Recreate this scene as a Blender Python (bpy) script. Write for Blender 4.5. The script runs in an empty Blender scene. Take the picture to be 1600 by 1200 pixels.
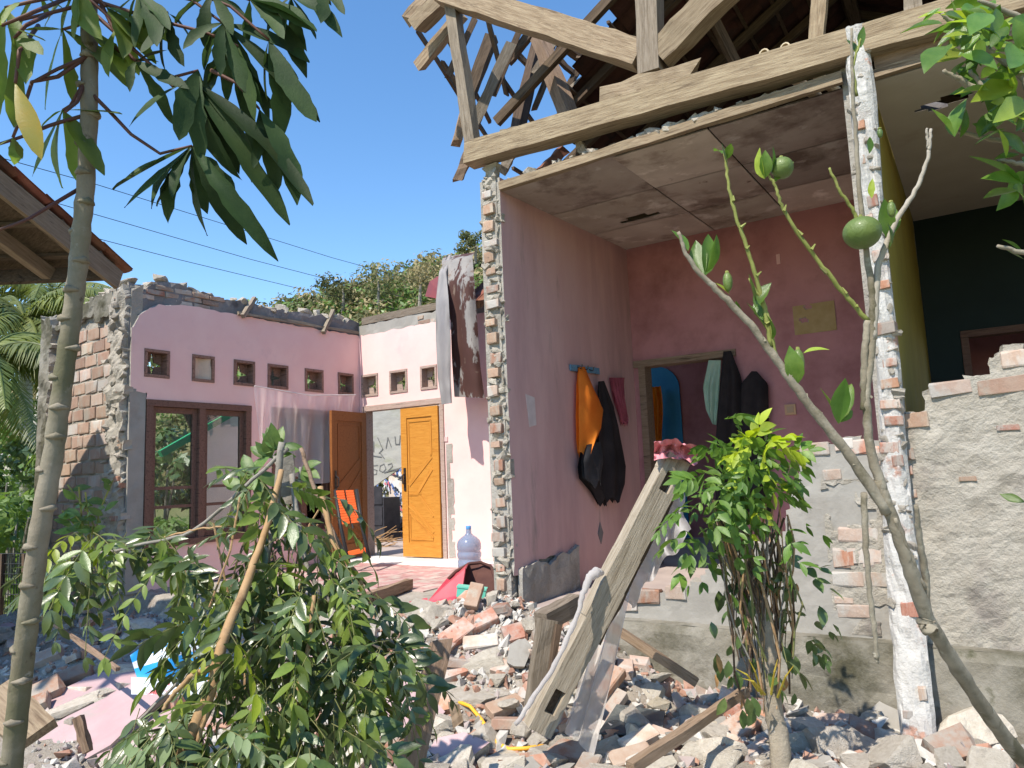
import bpy, bmesh, math, random
from mathutils import Vector, Matrix, noise

random.seed(11)
S = bpy.context.scene
COL = S.collection
V = Vector
rad = math.radians

# ------------------------------------------------------------------ camera
F = 1100.0                       # focal length in pixels of the 1600 px wide photograph
YAW, PITCH, ROLL, CZ = rad(33), rad(7), rad(2.3), 1.08
FW = V((-math.sin(YAW)*math.cos(PITCH), math.cos(YAW)*math.cos(PITCH), math.sin(PITCH)))
R0 = V((math.cos(YAW), math.sin(YAW), 0))
U0 = R0.cross(FW)
RT = math.cos(ROLL)*R0 - math.sin(ROLL)*U0
UP = math.sin(ROLL)*R0 + math.cos(ROLL)*U0
CAM = V((0, 0, CZ))
cd = bpy.data.cameras.new('camera')
cam = bpy.data.objects.new('camera', cd)
COL.objects.link(cam)
cd.sensor_width = 36; cd.lens = F/1600*36; cd.clip_start = 0.05; cd.clip_end = 2000
m3 = Matrix((RT, UP, -FW)).transposed()
cam.matrix_world = Matrix.Translation(CAM) @ m3.to_4x4()
S.camera = cam

# ------------------------------------------------------------------ sky and sun
SUN_EL, SUN_AZ = rad(53), rad(5.5)
SD = V((math.sin(SUN_AZ)*math.cos(SUN_EL), math.cos(SUN_AZ)*math.cos(SUN_EL), -math.sin(SUN_EL)))
W = bpy.data.worlds.new('World'); S.world = W; W.use_nodes = True
nt = W.node_tree
bg = nt.nodes['Background']; bg.inputs[1].default_value = 0.15
sky = nt.nodes.new('ShaderNodeTexSky'); sky.sky_type = 'NISHITA'; sky.sun_disc = False
sky.sun_elevation = SUN_EL
sky.sun_rotation = math.atan2(-SD.x, -SD.y)
sky.air_density = 1.0; sky.dust_density = 0.0; sky.ozone_density = 1.0
hsv = nt.nodes.new('ShaderNodeHueSaturation'); hsv.inputs['Saturation'].default_value = 1.22; hsv.inputs['Value'].default_value = 1.0
nt.links.new(sky.outputs[0], hsv.inputs['Color']); nt.links.new(hsv.outputs[0], bg.inputs[0])
sl = bpy.data.lights.new('sun', 'SUN'); sl.energy = 4.2; sl.angle = rad(0.53); sl.color = (1.0, 0.93, 0.82)
so = bpy.data.objects.new('sun', sl); COL.objects.link(so)
so.rotation_euler = SD.to_track_quat('-Z', 'Y').to_euler(); so.location = (0, -10, 15)
S.view_settings.view_transform = 'Standard'; S.view_settings.look = 'None'
S.view_settings.gamma = 1.0; S.view_settings.use_curve_mapping = False
S.view_settings.exposure = 0.8

# ------------------------------------------------------------------ placing helpers
def ray(px, py): return FW + (px-800)/F*RT + (600-py)/F*UP
def on(ax, px, py, val):
    d = ray(px, py); return CAM + d*((val-CAM[ax])/d[ax])
def onu(px, py, u): return on(0, px, py, u)
def onv(px, py, v): return on(1, px, py, v)
def onz(px, py, z): return on(2, px, py, z)
def at(px, py, t): return CAM + ray(px, py)*t
rnd = random.uniform
def nz(x, y=0., z=0.): return noise.noise(V((x, y, z)))
def lerp(a, b, t): return a+(b-a)*t
def prof(pts, x):
    if x <= pts[0][0]: return pts[0][1]
    for (a, b), (c, d) in zip(pts, pts[1:]):
        if x <= c: return lerp(b, d, (x-a)/max(c-a, 1e-6))
    return pts[-1][1]

def along(pts, t):
    t *= len(pts)-1; i = min(int(t), len(pts)-2); return pts[i].lerp(pts[i+1], t-i)

# ------------------------------------------------------------------ objects
WL = {}
def tag(o, label=None, cat=None, group=None, kind=None):
    if label: o['label'] = label
    if cat: o['category'] = cat
    if group: o['group'] = group
    if kind: o['kind'] = kind
    return o
def thing(name, label, cat, loc, group=None, kind=None):
    o = bpy.data.objects.new(name, None); COL.objects.link(o)
    o.location = loc; o.empty_display_size = .1; WL[o.name] = V(loc)
    return tag(o, label, cat, group, kind)
def wl(p): return WL[p.name] if p else V((0, 0, 0))
def link(name, me, parent, loc):
    """object at world place loc, child of parent (parents are never rotated)"""
    o = bpy.data.objects.new(name, me); COL.objects.link(o)
    if parent: o.parent = parent
    o.location = V(loc)-wl(parent); WL[o.name] = V(loc)
    return o
class MB:
    def __init__(s): s.v = []; s.f = []; s.m = []
    def add(s, vs, fs, m=0):
        n = len(s.v); s.v += [tuple(p) for p in vs]
        s.f += [tuple(i+n for i in f) for f in fs]; s.m += [m]*len(fs); return s
    def box(s, c, d, rot=None, m=0):
        x, y, z = d[0]/2, d[1]/2, d[2]/2
        vs = [V((a, b, e)) for a in (-x, x) for b in (-y, y) for e in (-z, z)]
        if rot is not None: vs = [rot @ p for p in vs]
        c = V(c)
        return s.add([p+c for p in vs], [(0,1,3,2),(4,6,7,5),(0,4,5,1),(2,3,7,6),(0,2,6,4),(1,5,7,3)], m)
    def box2(s, a, b, m=0):
        a = V(a); b = V(b); return s.box((a+b)/2, [abs(q) for q in (b-a)], None, m)
    def tube(s, pts, r, n=8, m=0, cap=True):
        pts = [V(p) for p in pts]; k = len(pts)
        if not hasattr(r, '__len__'): r = [r]*k
        base = len(s.v); prev = None
        for i, p in enumerate(pts):
            d = (pts[min(i+1, k-1)]-pts[max(i-1, 0)]).normalized()
            if prev is None:
                a = d.orthogonal().normalized()
            else:
                a = (prev-d*prev.dot(d)).normalized()
            prev = a; b = d.cross(a)
            for j in range(n):
                t = 2*math.pi*j/n
                s.v.append(tuple(p+(a*math.cos(t)+b*math.sin(t))*r[i]))
        for i in range(k-1):
            for j in range(n):
                s.f.append((base+i*n+j, base+i*n+(j+1) % n, base+(i+1)*n+(j+1) % n, base+(i+1)*n+j)); s.m.append(m)
        if cap:
            s.f.append(tuple(base+j for j in range(n))[::-1]); s.m.append(m)
            s.f.append(tuple(base+(k-1)*n+j for j in range(n))); s.m.append(m)
        return s
    def poly(s, pts, off, m=0, ms=None):
        """prism: outline pts pushed by vector off"""
        pts = [V(p) for p in pts]; n = len(pts); off = V(off)
        if ms is None: ms = m
        b = len(s.v); s.v += [tuple(p) for p in pts]+[tuple(p+off) for p in pts]
        s.f.append(tuple(range(b, b+n))[::-1]); s.m.append(m)
        s.f.append(tuple(range(b+n, b+2*n))); s.m.append(ms)
        for i in range(n):
            j = (i+1) % n
            s.f.append((b+i, b+j, b+n+j, b+n+i)); s.m.append(ms)
        return s
    def grid(s, fn, n, k, m=0):
        b = len(s.v)
        for i in range(n+1):
            for j in range(k+1): s.v.append(tuple(fn(i/n, j/k)))
        for i in range(n):
            for j in range(k):
                q = b+i*(k+1)+j
                s.f.append((q, q+k+1, q+k+2, q+1)); s.m.append(m)
        return s
    def mesh(s, name, mats, org=(0, 0, 0), smooth=False, fix=True):
        org = V(org); me = bpy.data.meshes.new(name)
        me.from_pydata([tuple(V(p)-org) for p in s.v], [], s.f)
        for q in (mats if isinstance(mats, (list, tuple)) else [mats]): me.materials.append(q)
        me.polygons.foreach_set('material_index', s.m)
        if fix:
            bm = bmesh.new(); bm.from_mesh(me); bmesh.ops.recalc_face_normals(bm, faces=bm.faces); bm.to_mesh(me); bm.free()
        if smooth: me.polygons.foreach_set('use_smooth', [True]*len(me.polygons))
        me.update(); return me
    def build(s, name, mats, parent=None, smooth=False, org=None, fix=True):
        if org is None: org = wl(parent)
        return link(name, s.mesh(name, mats, org, smooth, fix), parent, org)
def put(name, me, parent, loc, xdir=(1, 0, 0), up=(0, 0, 1), sc=1.0):
    """instance of shared mesh: local X along xdir, local Z near up"""
    o = link(name, me, parent, loc)
    x = V(xdir).normalized(); u = V(up); y = u.cross(x)
    if y.length < 1e-4: y = x.orthogonal()
    y.normalize(); z = x.cross(y)
    o.rotation_euler = Matrix((x, y, z)).transposed().to_euler()
    o.scale = (sc, sc, sc) if not hasattr(sc, '__len__') else sc
    return o
def basis(x, up):
    x = V(x).normalized(); y = V(up).cross(x)
    if y.length < 1e-4: y = x.orthogonal()
    y.normalize(); return Matrix((x, y, x.cross(y))).transposed()

# ------------------------------------------------------------------ materials
MATS = {}
ALB = {'grey_plaster': .7, 'rough_mortar': .72, 'smooth_cement': .64, 'mossy_cement': .66, 'broken_mortar': 1.0, 'rubble_dirt': .92, 'yellow_stone': .72, 'whitish_mortar': .86,
       'brick': .72, 'pale_brick': .66, 'dusty_brick': .8, 'weathered_wood': .5, 'grey_timber': .50, 'brown_plank': .7, 'pale_old_timber': .66, 'peeled_stem': .75, 'cassava_bark': .52, 'grey_bark': .6,
       'citrus_bark': .78, 'mortar_crumb': .95, 'brick_crumb': .75, 'pink_crumb': .72, 'dusty_pink_paint': .66, 'clay_roof_tile': .55, 'dark_old_wood': .55, 'red_floor_tile': .8, 'red_tile': .85,
       'grey_tin': .6, 'stained_tin': .5, 'light_grey_wall': 1.2, 'grey_board': .75, 'faded_frame_wood': .8, 'teal_paint': .6, 'pale_twig': .7}
def mat(name, c1, c2=None, scale=6, rough=.85, bump=.25, bscale=30, c3=None, s3=1.5, t3=(.55, .65), spec=.25,
        vary=0., stretch=None, transl=0., metal=0., alpha=1., rnd_off=True, detail=6, bdist=.01, coat=0., extra=None, wave=None):
    if name in MATS: return MATS[name]
    kf = ALB.get(name, 1.)
    c1 = tuple(q*kf for q in c1)
    if c2: c2 = tuple(q*kf for q in c2)
    if isinstance(c3, list): c3 = [(tuple(q*kf for q in w[0]), w[1], w[2]) for w in c3]
    elif c3: c3 = tuple(q*kf for q in c3)
    M = bpy.data.materials.new(name); M.use_nodes = True
    t = M.node_tree; N = t.nodes; L = t.links; b = N['Principled BSDF']; out = N['Material Output']
    b.inputs['Roughness'].default_value = rough; b.inputs['Specular IOR Level'].default_value = spec
    b.inputs['Metallic'].default_value = metal
    if coat: b.inputs['Coat Weight'].default_value = coat; b.inputs['Coat Roughness'].default_value = .2
    tc = N.new('ShaderNodeTexCoord'); mp = N.new('ShaderNodeMapping'); oi = N.new('ShaderNodeObjectInfo')
    L.new(tc.outputs['Object'], mp.inputs[0])
    if stretch: mp.inputs['Scale'].default_value = stretch
    if rnd_off:
        mu = N.new('ShaderNodeMath'); mu.operation = 'MULTIPLY'; mu.inputs[1].default_value = 37.
        L.new(oi.outputs['Random'], mu.inputs[0]); L.new(mu.outputs[0], mp.inputs['Location'])
    def noi(s, d=detail, r=.6):
        n = N.new('ShaderNodeTexNoise'); n.inputs['Scale'].default_value = s
        n.inputs['Detail'].default_value = d; n.inputs['Roughness'].default_value = r
        L.new(mp.outputs[0], n.inputs['Vector']); return n
    def mix(f, a, bb):
        q = N.new('ShaderNodeMix'); q.data_type = 'RGBA'
        L.new(f, q.inputs[0])
        for i, c in ((6, a), (7, bb)):
            if isinstance(c, tuple): q.inputs[i].default_value = (*c, 1)
            else: L.new(c, q.inputs[i])
        return q.outputs[2]
    def ramp(o, lo, hi):
        r = N.new('ShaderNodeMapRange'); r.inputs[1].default_value = lo; r.inputs[2].default_value = hi
        L.new(o, r.inputs[0]); return r.outputs[0]
    col = None
    if c2 is not None:
        col = mix(ramp(noi(scale).outputs[0], .35, .65), tuple(c1), tuple(c2))
    else:
        rgb = N.new('ShaderNodeRGB'); rgb.outputs[0].default_value = (*c1, 1); col = rgb.outputs[0]
    if c3 is not None:
        for q in (c3 if isinstance(c3, list) else [(c3, s3, t3)]):
            cc, ss, tt = q[:3]
            nn = noi(ss, 8, .65)
            col = mix(ramp(nn.outputs[0], tt[0], tt[1]), col, tuple(cc))
    if wave:   # ring / stripe pattern: axis scale, colour, thresholds
        wv = N.new('ShaderNodeTexWave'); wv.bands_direction = wave[0]; wv.inputs['Scale'].default_value = wave[1]
        wv.inputs['Distortion'].default_value = wave[4]; wv.inputs['Detail'].default_value = 3
        L.new(mp.outputs[0], wv.inputs['Vector'])
        col = mix(ramp(wv.outputs['Fac'], wave[3][0], wave[3][1]), col, tuple(wave[2]))
    if vary:
        hs = N.new('ShaderNodeHueSaturation'); mr = N.new('ShaderNodeMapRange')
        mr.inputs[3].default_value = 1-vary; mr.inputs[4].default_value = 1+vary
        L.new(oi.outputs['Random'], mr.inputs[0]); L.new(mr.outputs[0], hs.inputs['Value'])
        mr2 = N.new('ShaderNodeMapRange'); mr2.inputs[3].default_value = .5-.03*vary; mr2.inputs[4].default_value = .5+.03*vary
        m7 = N.new('ShaderNodeMath'); m7.operation = 'FRACT'; m8 = N.new('ShaderNodeMath'); m8.operation = 'MULTIPLY'; m8.inputs[1].default_value = 7.31
        L.new(oi.outputs['Random'], m8.inputs[0]); L.new(m8.outputs[0], m7.inputs[0]); L.new(m7.outputs[0], mr2.inputs[0]); L.new(mr2.outputs[0], hs.inputs['Hue'])
        L.new(col, hs.inputs['Color']); col = hs.outputs[0]
    L.new(col, b.inputs['Base Color'])
    if bump:
        bp = N.new('ShaderNodeBump'); bp.inputs['Strength'].default_value = bump; bp.inputs['Distance'].default_value = bdist
        L.new(noi(bscale, 8, .7).outputs[0], bp.inputs['Height']); L.new(bp.outputs[0], b.inputs['Normal'])
    if transl:
        tr = N.new('ShaderNodeBsdfTranslucent'); L.new(col, tr.inputs[0])
        gm = N.new('ShaderNodeHueSaturation'); gm.inputs['Value'].default_value = 1.6; gm.inputs['Saturation'].default_value = 1.1
        L.new(col, gm.inputs['Color']); L.new(gm.outputs[0], tr.inputs[0])
        ms = N.new('ShaderNodeMixShader'); ms.inputs[0].default_value = transl
        L.new(b.outputs[0], ms.inputs[1]); L.new(tr.outputs[0], ms.inputs[2]); L.new(ms.outputs[0], out.inputs[0])
    if alpha < 1:
        tp = N.new('ShaderNodeBsdfTransparent'); ms2 = N.new('ShaderNodeMixShader'); ms2.inputs[0].default_value = alpha
        src = out.inputs[0].links[0].from_socket
        L.new(tp.outputs[0], ms2.inputs[1]); L.new(src, ms2.inputs[2]); L.new(ms2.outputs[0], out.inputs[0])
    MATS[name] = M; return M

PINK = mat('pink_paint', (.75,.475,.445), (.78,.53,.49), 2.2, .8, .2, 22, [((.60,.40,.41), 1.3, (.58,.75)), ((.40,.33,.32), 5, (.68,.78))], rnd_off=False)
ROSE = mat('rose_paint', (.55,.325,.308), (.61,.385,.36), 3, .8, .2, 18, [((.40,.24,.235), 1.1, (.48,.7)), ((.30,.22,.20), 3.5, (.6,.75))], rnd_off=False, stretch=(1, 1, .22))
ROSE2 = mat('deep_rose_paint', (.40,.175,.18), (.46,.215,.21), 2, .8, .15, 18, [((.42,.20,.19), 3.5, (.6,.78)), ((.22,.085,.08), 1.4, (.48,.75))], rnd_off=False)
YELLOW = mat('yellow_paint', (.36,.27,.05), (.30,.22,.045), 2, .7, .1, 20, (.35,.27,.08), 1.2)
TEAL = mat('teal_paint', (.024,.046,.046), (.02,.036,.038), 2, .7, .1, 20)
PLASTER = mat('grey_plaster', (.42,.385,.335), (.54,.505,.45), 5, .95, .9, 26, [((.30,.27,.23), 1.8, (.5,.68)), ((.58,.55,.50), 9, (.6,.7))], bdist=.02, rnd_off=False)
ROUGH = mat('rough_mortar', (.47,.42,.345), (.57,.52,.44), 7, .97, .8, 24, [((.33,.29,.25), 2.6, (.55,.68)), ((.50,.27,.19), 6.5, (.68,.72))], bdist=.035, rnd_off=False)
SMOOTHC = mat('smooth_cement', (.43,.40,.355), (.51,.48,.43), 3, .88, .35, 30, (.33,.295,.25), 1.6, (.5,.7), rnd_off=False)
MOSSC = mat('mossy_cement', (.30,.27,.21), (.40,.37,.31), 4, .95, .7, 30, [((.12,.11,.07), 1.1, (.46,.58)), ((.50,.48,.43), 2.6, (.6,.72)), ((.10,.10,.05), 5, (.62,.72))], rnd_off=False, bdist=.015)
DARKC = mat('dark_cement', (.16,.15,.15), (.24,.22,.21), 4, .95, .6, 30, (.10,.09,.09), 2, rnd_off=False)
BRICK = mat('brick', (.46,.21,.13), (.54,.30,.21), 14, .92, .6, 60, [((.53,.455,.39), 6, (.44,.58)), ((.36,.14,.085), 22, (.6,.7))], vary=.3)
BRICKP = mat('pale_brick', (.50,.31,.22), (.56,.40,.30), 12, .92, .6, 60, [((.55,.47,.38), 8, (.5,.64)), ((.40,.25,.17), 18, (.6,.7))], vary=.22)
BRICKG = mat('dusty_brick', (.47,.33,.255), (.54,.43,.355), 12, .95, .6, 60, ((.53,.49,.44)), 5, (.47,.58), vary=.2)
CHUNK = mat('broken_mortar', (.49,.43,.35), (.60,.54,.455), 9, .97, 1., 30, (.40,.35,.29), 4, (.58,.68), vary=.18, bdist=.02)
STONE = mat('yellow_stone', (.52,.44,.32), (.60,.53,.42), 8, .9, .7, 25, (.42,.36,.28), 4, vary=.15, bdist=.015)
DIRT = mat('rubble_dirt', (.36,.31,.25), (.48,.43,.365), 9, .97, 1., 40, [((.24,.19,.15), 2, (.5,.65)), ((.50,.46,.42), 16, (.58,.66)), ((.44,.25,.18), 12, (.66,.7))], bdist=.03, rnd_off=False)
GRASSG = mat('grass_ground', (.10,.13,.04), (.20,.21,.07), 1.5, .95, .5, 20, (.30,.25,.12), .3, rnd_off=False)
def wood(name, a, b, c=None, rough=.85, vary=.18, bump=.7):
    return mat(name, a, b, 5, rough, bump, 9, [((c or tuple(q*.45 for q in a)), 2.6, (.56,.68)), (tuple(q*.6 for q in a), 11, (.6,.68))], stretch=(1.1, 13, 13), vary=vary, bdist=.008)
WOODL = wood('weathered_wood', (.38,.27,.17), (.62,.48,.32), (.24,.165,.105))
WOODG = wood('grey_timber', (.33,.26,.185), (.52,.43,.33), (.22,.17,.115))
WOODD = wood('dark_old_wood', (.13,.085,.055), (.22,.15,.10))
WOODM = wood('brown_plank', (.27,.18,.115), (.37,.26,.18))
FRAMEW = wood('frame_wood', (.12,.062,.046), (.18,.10,.075), rough=.6, vary=.08, bump=.3)
VENTW = wood('vent_wood', (.20,.11,.085), (.28,.17,.13), vary=.1)
FADEW = wood('faded_frame_wood', (.40,.29,.24), (.50,.38,.32), vary=.1)
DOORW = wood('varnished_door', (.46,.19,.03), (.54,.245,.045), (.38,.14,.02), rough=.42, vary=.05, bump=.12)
DOORD = wood('varnished_door_dark', (.20,.07,.02), (.25,.095,.03), (.16,.05,.015), rough=.5, vary=.05, bump=.12)  # darker copy of the varnished door colour, for the left leaf
PLY = mat('stained_plywood', (.36,.30,.25), (.46,.40,.34), 2.2, .9, .2, 30, [((.20,.15,.12), 1.7, (.52,.66)), ((.60,.54,.48), 2.6, (.58,.68)), ((.16,.11,.09), 6, (.66,.72))], vary=.34)
PLYW = mat('whitened_board', (.48,.44,.38), (.54,.50,.44), 2, .9, .15, 30, (.40,.33,.27), 1.2, (.55,.72))
TILE = mat('clay_roof_tile', (.30,.10,.065), (.38,.16,.10), 8, .9, .5, 30, (.14,.09,.07), 3, (.52,.66), vary=.3)
SHADETILE = mat('shaded_roof_tile', (.05,.021,.016), (.075,.032,.024), 8, .95, .5, 30, (.03,.02,.018), 3, (.52,.66), vary=.3)  # dark copy of the tile; shade under the roof is put into its colour
BLACK = mat('dark_void', (.012,.010,.010), None, rough=.95, bump=0)
REDT = mat('red_floor_tile', (.42,.15,.15), (.52,.23,.23), 5, .5, .15, 20, (.55,.45,.40), 3, (.55,.68), rnd_off=False)
WHT = mat('white_floor_tile', (.74,.71,.69), (.68,.65,.62), 4, .35, .05, 20, (.55,.5,.45), 3, (.6,.7), vary=.05)
def leafm(name, a, b, tr=.3, rough=.42, vary=.28, spec=.45):
    return mat(name, a, b, 3, rough, .15, 30, vary=vary, transl=tr, spec=spec, rnd_off=True)
LEAF1 = leafm('shrub_leaf', (.062,.10,.028), (.11,.16,.048), .2, .3, .4, .6)
LEAFY = leafm('young_leaf', (.28,.36,.03), (.36,.42,.05), .4)
LEAFV = leafm('vine_leaf', (.085,.16,.025), (.15,.25,.045), .38)
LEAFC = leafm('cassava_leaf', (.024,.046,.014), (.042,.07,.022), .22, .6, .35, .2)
LEAFO = leafm('citrus_leaf', (.075,.15,.02), (.12,.20,.035), .35, .3)
LEAFYL = leafm('yellowing_leaf', (.50,.36,.04), (.40,.36,.06), .4)
LEAFP = leafm('palm_leaf', (.10,.13,.03), (.17,.19,.05), .3, .45)
LEAFF = leafm('forest_leaf', (.06,.10,.03), (.20,.18,.085), .25, .7, .3, .2)
LEAFB = leafm('bush_leaf', (.075,.14,.03), (.15,.22,.05), .35)
BARKC = mat('cassava_bark', (.38,.31,.22), (.52,.45,.35), 10, .85, .7, 45, [((.24,.22,.13), 3, (.48,.64)), ((.60,.55,.47), 16, (.6,.68)), ((.16,.12,.08), 22, (.63,.7))], bdist=.005)
BARKO = mat('citrus_bark', (.25,.21,.15), (.40,.35,.27), 16, .85, .8, 60, [((.15,.13,.08), 9, (.54,.64)), ((.44,.42,.34), 24, (.6,.68))], bdist=.004)
STEMG = mat('green_stem', (.17,.19,.045), (.25,.26,.075), 14, .65, .4, 60, (.13,.12,.05), 9, (.55,.66), bdist=.003)
STEMR = mat('brown_petiole', (.09,.035,.03), (.13,.06,.04), 20, .6, .2, 60, bdist=.002)
STEMT = mat('peeled_stem', (.42,.25,.12), (.52,.34,.18), 14, .8, .4, 40, (.28,.16,.08), 7, bdist=.004)
BARKG = mat('grey_bark', (.34,.30,.25), (.46,.42,.36), 10, .95, .7, 30, (.18,.15,.12), 4, bdist=.01)

# ------------------------------------------------------------------ shared little meshes
def brick_mesh(mt, seed, d=(.205, .098, .052)):
    r = random.Random(seed); bm = bmesh.new(); bmesh.ops.create_cube(bm, size=1)
    for v in bm.verts: v.co = V((v.co.x*d[0], v.co.y*d[1], v.co.z*d[2]))+V([r.uniform(-.004, .004) for _ in range(3)])
    bmesh.ops.bevel(bm, geom=bm.edges[:], offset=.005, segments=1, affect='EDGES')
    for v in bm.verts: v.co += V([r.uniform(-.0025, .0025) for _ in range(3)])
    me = bpy.data.meshes.new('brick'); bm.to_mesh(me); bm.free(); me.materials.append(mt); return me
BR = {k: [brick_mesh(m, i) for i in range(4)] for k, m in (('r', BRICK), ('p', BRICKP), ('g', BRICKG))}
def broken_brick(mt, seed):
    r = random.Random(seed); L = r.uniform(.09, .14); pts = []
    for x in (-L/2, L/2):
        for y in (-.049, .049):
            for z in (-.026, .026):
                pts.append(V((x+(r.uniform(-.035, .02) if x > 0 else r.uniform(-.004, .004)), y+r.uniform(-.004, .004), z+r.uniform(-.004, .004))))
    pts.append(V((L/2+r.uniform(0, .02), r.uniform(-.02, .02), r.uniform(-.01, .01))))
    return hull(pts, mt, 'broken_brick')
def hull(pts, mt, name='chunk'):
    bm = bmesh.new()
    for p in pts: bm.verts.new(p)
    g = bmesh.ops.convex_hull(bm, input=bm.verts[:])
    bmesh.ops.delete(bm, geom=[v for v in bm.verts if not v.link_faces], context='VERTS')
    bmesh.ops.recalc_face_normals(bm, faces=bm.faces)
    me = bpy.data.meshes.new(name); bm.to_mesh(me); bm.free()
    if mt: me.materials.append(mt)
    return me
BB = [broken_brick(BRICK, 50+i) for i in range(5)]+[broken_brick(BRICKG, 60+i) for i in range(3)]
def chunk_mesh(mt, seed, d=(1, .8, .55), n=16):
    r = random.Random(seed); pts = []
    for _ in range(n):
        p = V([r.uniform(-1, 1) for _ in range(3)]); p = p/max(abs(q) for q in p)*r.uniform(.72, 1)
        pts.append(V((p.x*d[0]/2, p.y*d[1]/2, p.z*d[2]/2)))
    me = hull(pts, None)
    bm = bmesh.new(); bm.from_mesh(me); bmesh.ops.subdivide_edges(bm, edges=bm.edges[:], cuts=1, use_grid_fill=True)
    for v in bm.verts:
        v.co += v.co.normalized()*.07*nz(v.co.x*4+seed, v.co.y*4, v.co.z*4)+V([r.uniform(-.02, .02) for _ in range(3)])
    bm.to_mesh(me); bm.free()
    me.materials.append(mt); return me
CH = [chunk_mesh(CHUNK, 100+i, (1, rnd(.6, .95), rnd(.35, .7))) for i in range(9)]
ST = [chunk_mesh(STONE, 200+i, (1, .85, .7), 12) for i in range(4)]
def slab_mesh(seed, top, th=.12):
    r = random.Random(seed); n = r.randint(5, 8); pts = []
    for i in range(n):
        a = 2*math.pi*i/n+r.uniform(-.3, .3); q = r.uniform(.38, .55)
        pts.append(V((math.cos(a)*q, math.sin(a)*q*.75, th/2)))
    b = MB(); k = len(pts)
    low = [V((p.x*r.uniform(.8, 1), p.y*r.uniform(.8, 1), -th/2+r.uniform(-.02, .02))) for p in pts]
    b.add(pts+low, [tuple(range(k))], 0); b.f.append(tuple(range(k, 2*k))[::-1]); b.m.append(1)
    for i in range(k):
        j = (i+1) % k; b.f.append((i, j, k+j, k+i)); b.m.append(1)
    return b.mesh('slab', [top, CHUNK])
PINKD = mat('dusty_pink_paint', (.66,.44,.45), (.72,.52,.52), 4, .85, .25, 30, (.55,.48,.44), 3, (.55,.7), vary=.1)
SLP = [slab_mesh(300+i, PINKD) for i in range(5)]
SLG = [slab_mesh(320+i, SMOOTHC, .1) for i in range(4)]

def leaf_mesh(name, mt, L, Wd, wide=.45, fold=.18, droop=.15, n=5, wav=0., tip=1.2, irr=.1, bend=.04):
    """blade along +X, normal +Z, folded on the midrib"""
    vs, fs = [], []
    for i in range(n+1):
        s = i/n
        w = Wd/2*(math.sin(math.pi*min(1, s**(math.log(.5)/math.log(wide))))**(.75*tip) if 0 < s < 1 else .02)
        x = L*s; z = -droop*L*s*s
        k = wav*math.sin(s*9+L*40)*Wd
        yb = bend*L*math.sin(s*2.6)*(1 if Wd*100 % 2 < 1 else -1)
        vs += [(x, yb-w*rnd(1-irr, 1+irr*.6), z+fold*w*1.2+k), (x, yb, z), (x, yb+w*rnd(1-irr, 1+irr*.6), z+fold*w*1.2-k)]
    for i in range(n):
        a = i*3; fs += [(a, a+3, a+4, a+1), (a+1, a+4, a+5, a+2)]
    me = bpy.data.meshes.new(name); me.from_pydata(vs, [], fs); me.materials.append(mt)
    me.polygons.foreach_set('use_smooth', [True]*len(fs)); me.update(); return me
def mesh_data(me): return [v.co.copy() for v in me.vertices], [tuple(p.vertices) for p in me.polygons]

def beam(name, p0, p1, w, h, mt, parent, up=(0, 0, 1), seg=5, jit=.004, rag=.0):
    """a sawn timber: X along its length; w across, h along up"""
    p0, p1 = V(p0), V(p1); L = (p1-p0).length; mb = MB(); n = seg
    for i in range(n+1):
        x = L*i/n-L/2
        for y, z in ((-w/2, -h/2), (w/2, -h/2), (w/2, h/2), (-w/2, h/2)):
            e = rnd(-rag, rag) if i in (0, n) else 0
            mb.v.append((x+e, y+rnd(-jit, jit), z+rnd(-jit, jit)))
    for i in range(n):
        for j in range(4):
            mb.f.append((i*4+j, i*4+(j+1) % 4, i*4+4+(j+1) % 4, i*4+4+j)); mb.m.append(0)
    mb.f += [(3, 2, 1, 0), tuple(n*4+j for j in range(4))]; mb.m += [0, 0]
    me = mb.mesh(name, mt)
    return put(name, me, parent, (p0+p1)/2, p1-p0, up)

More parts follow.
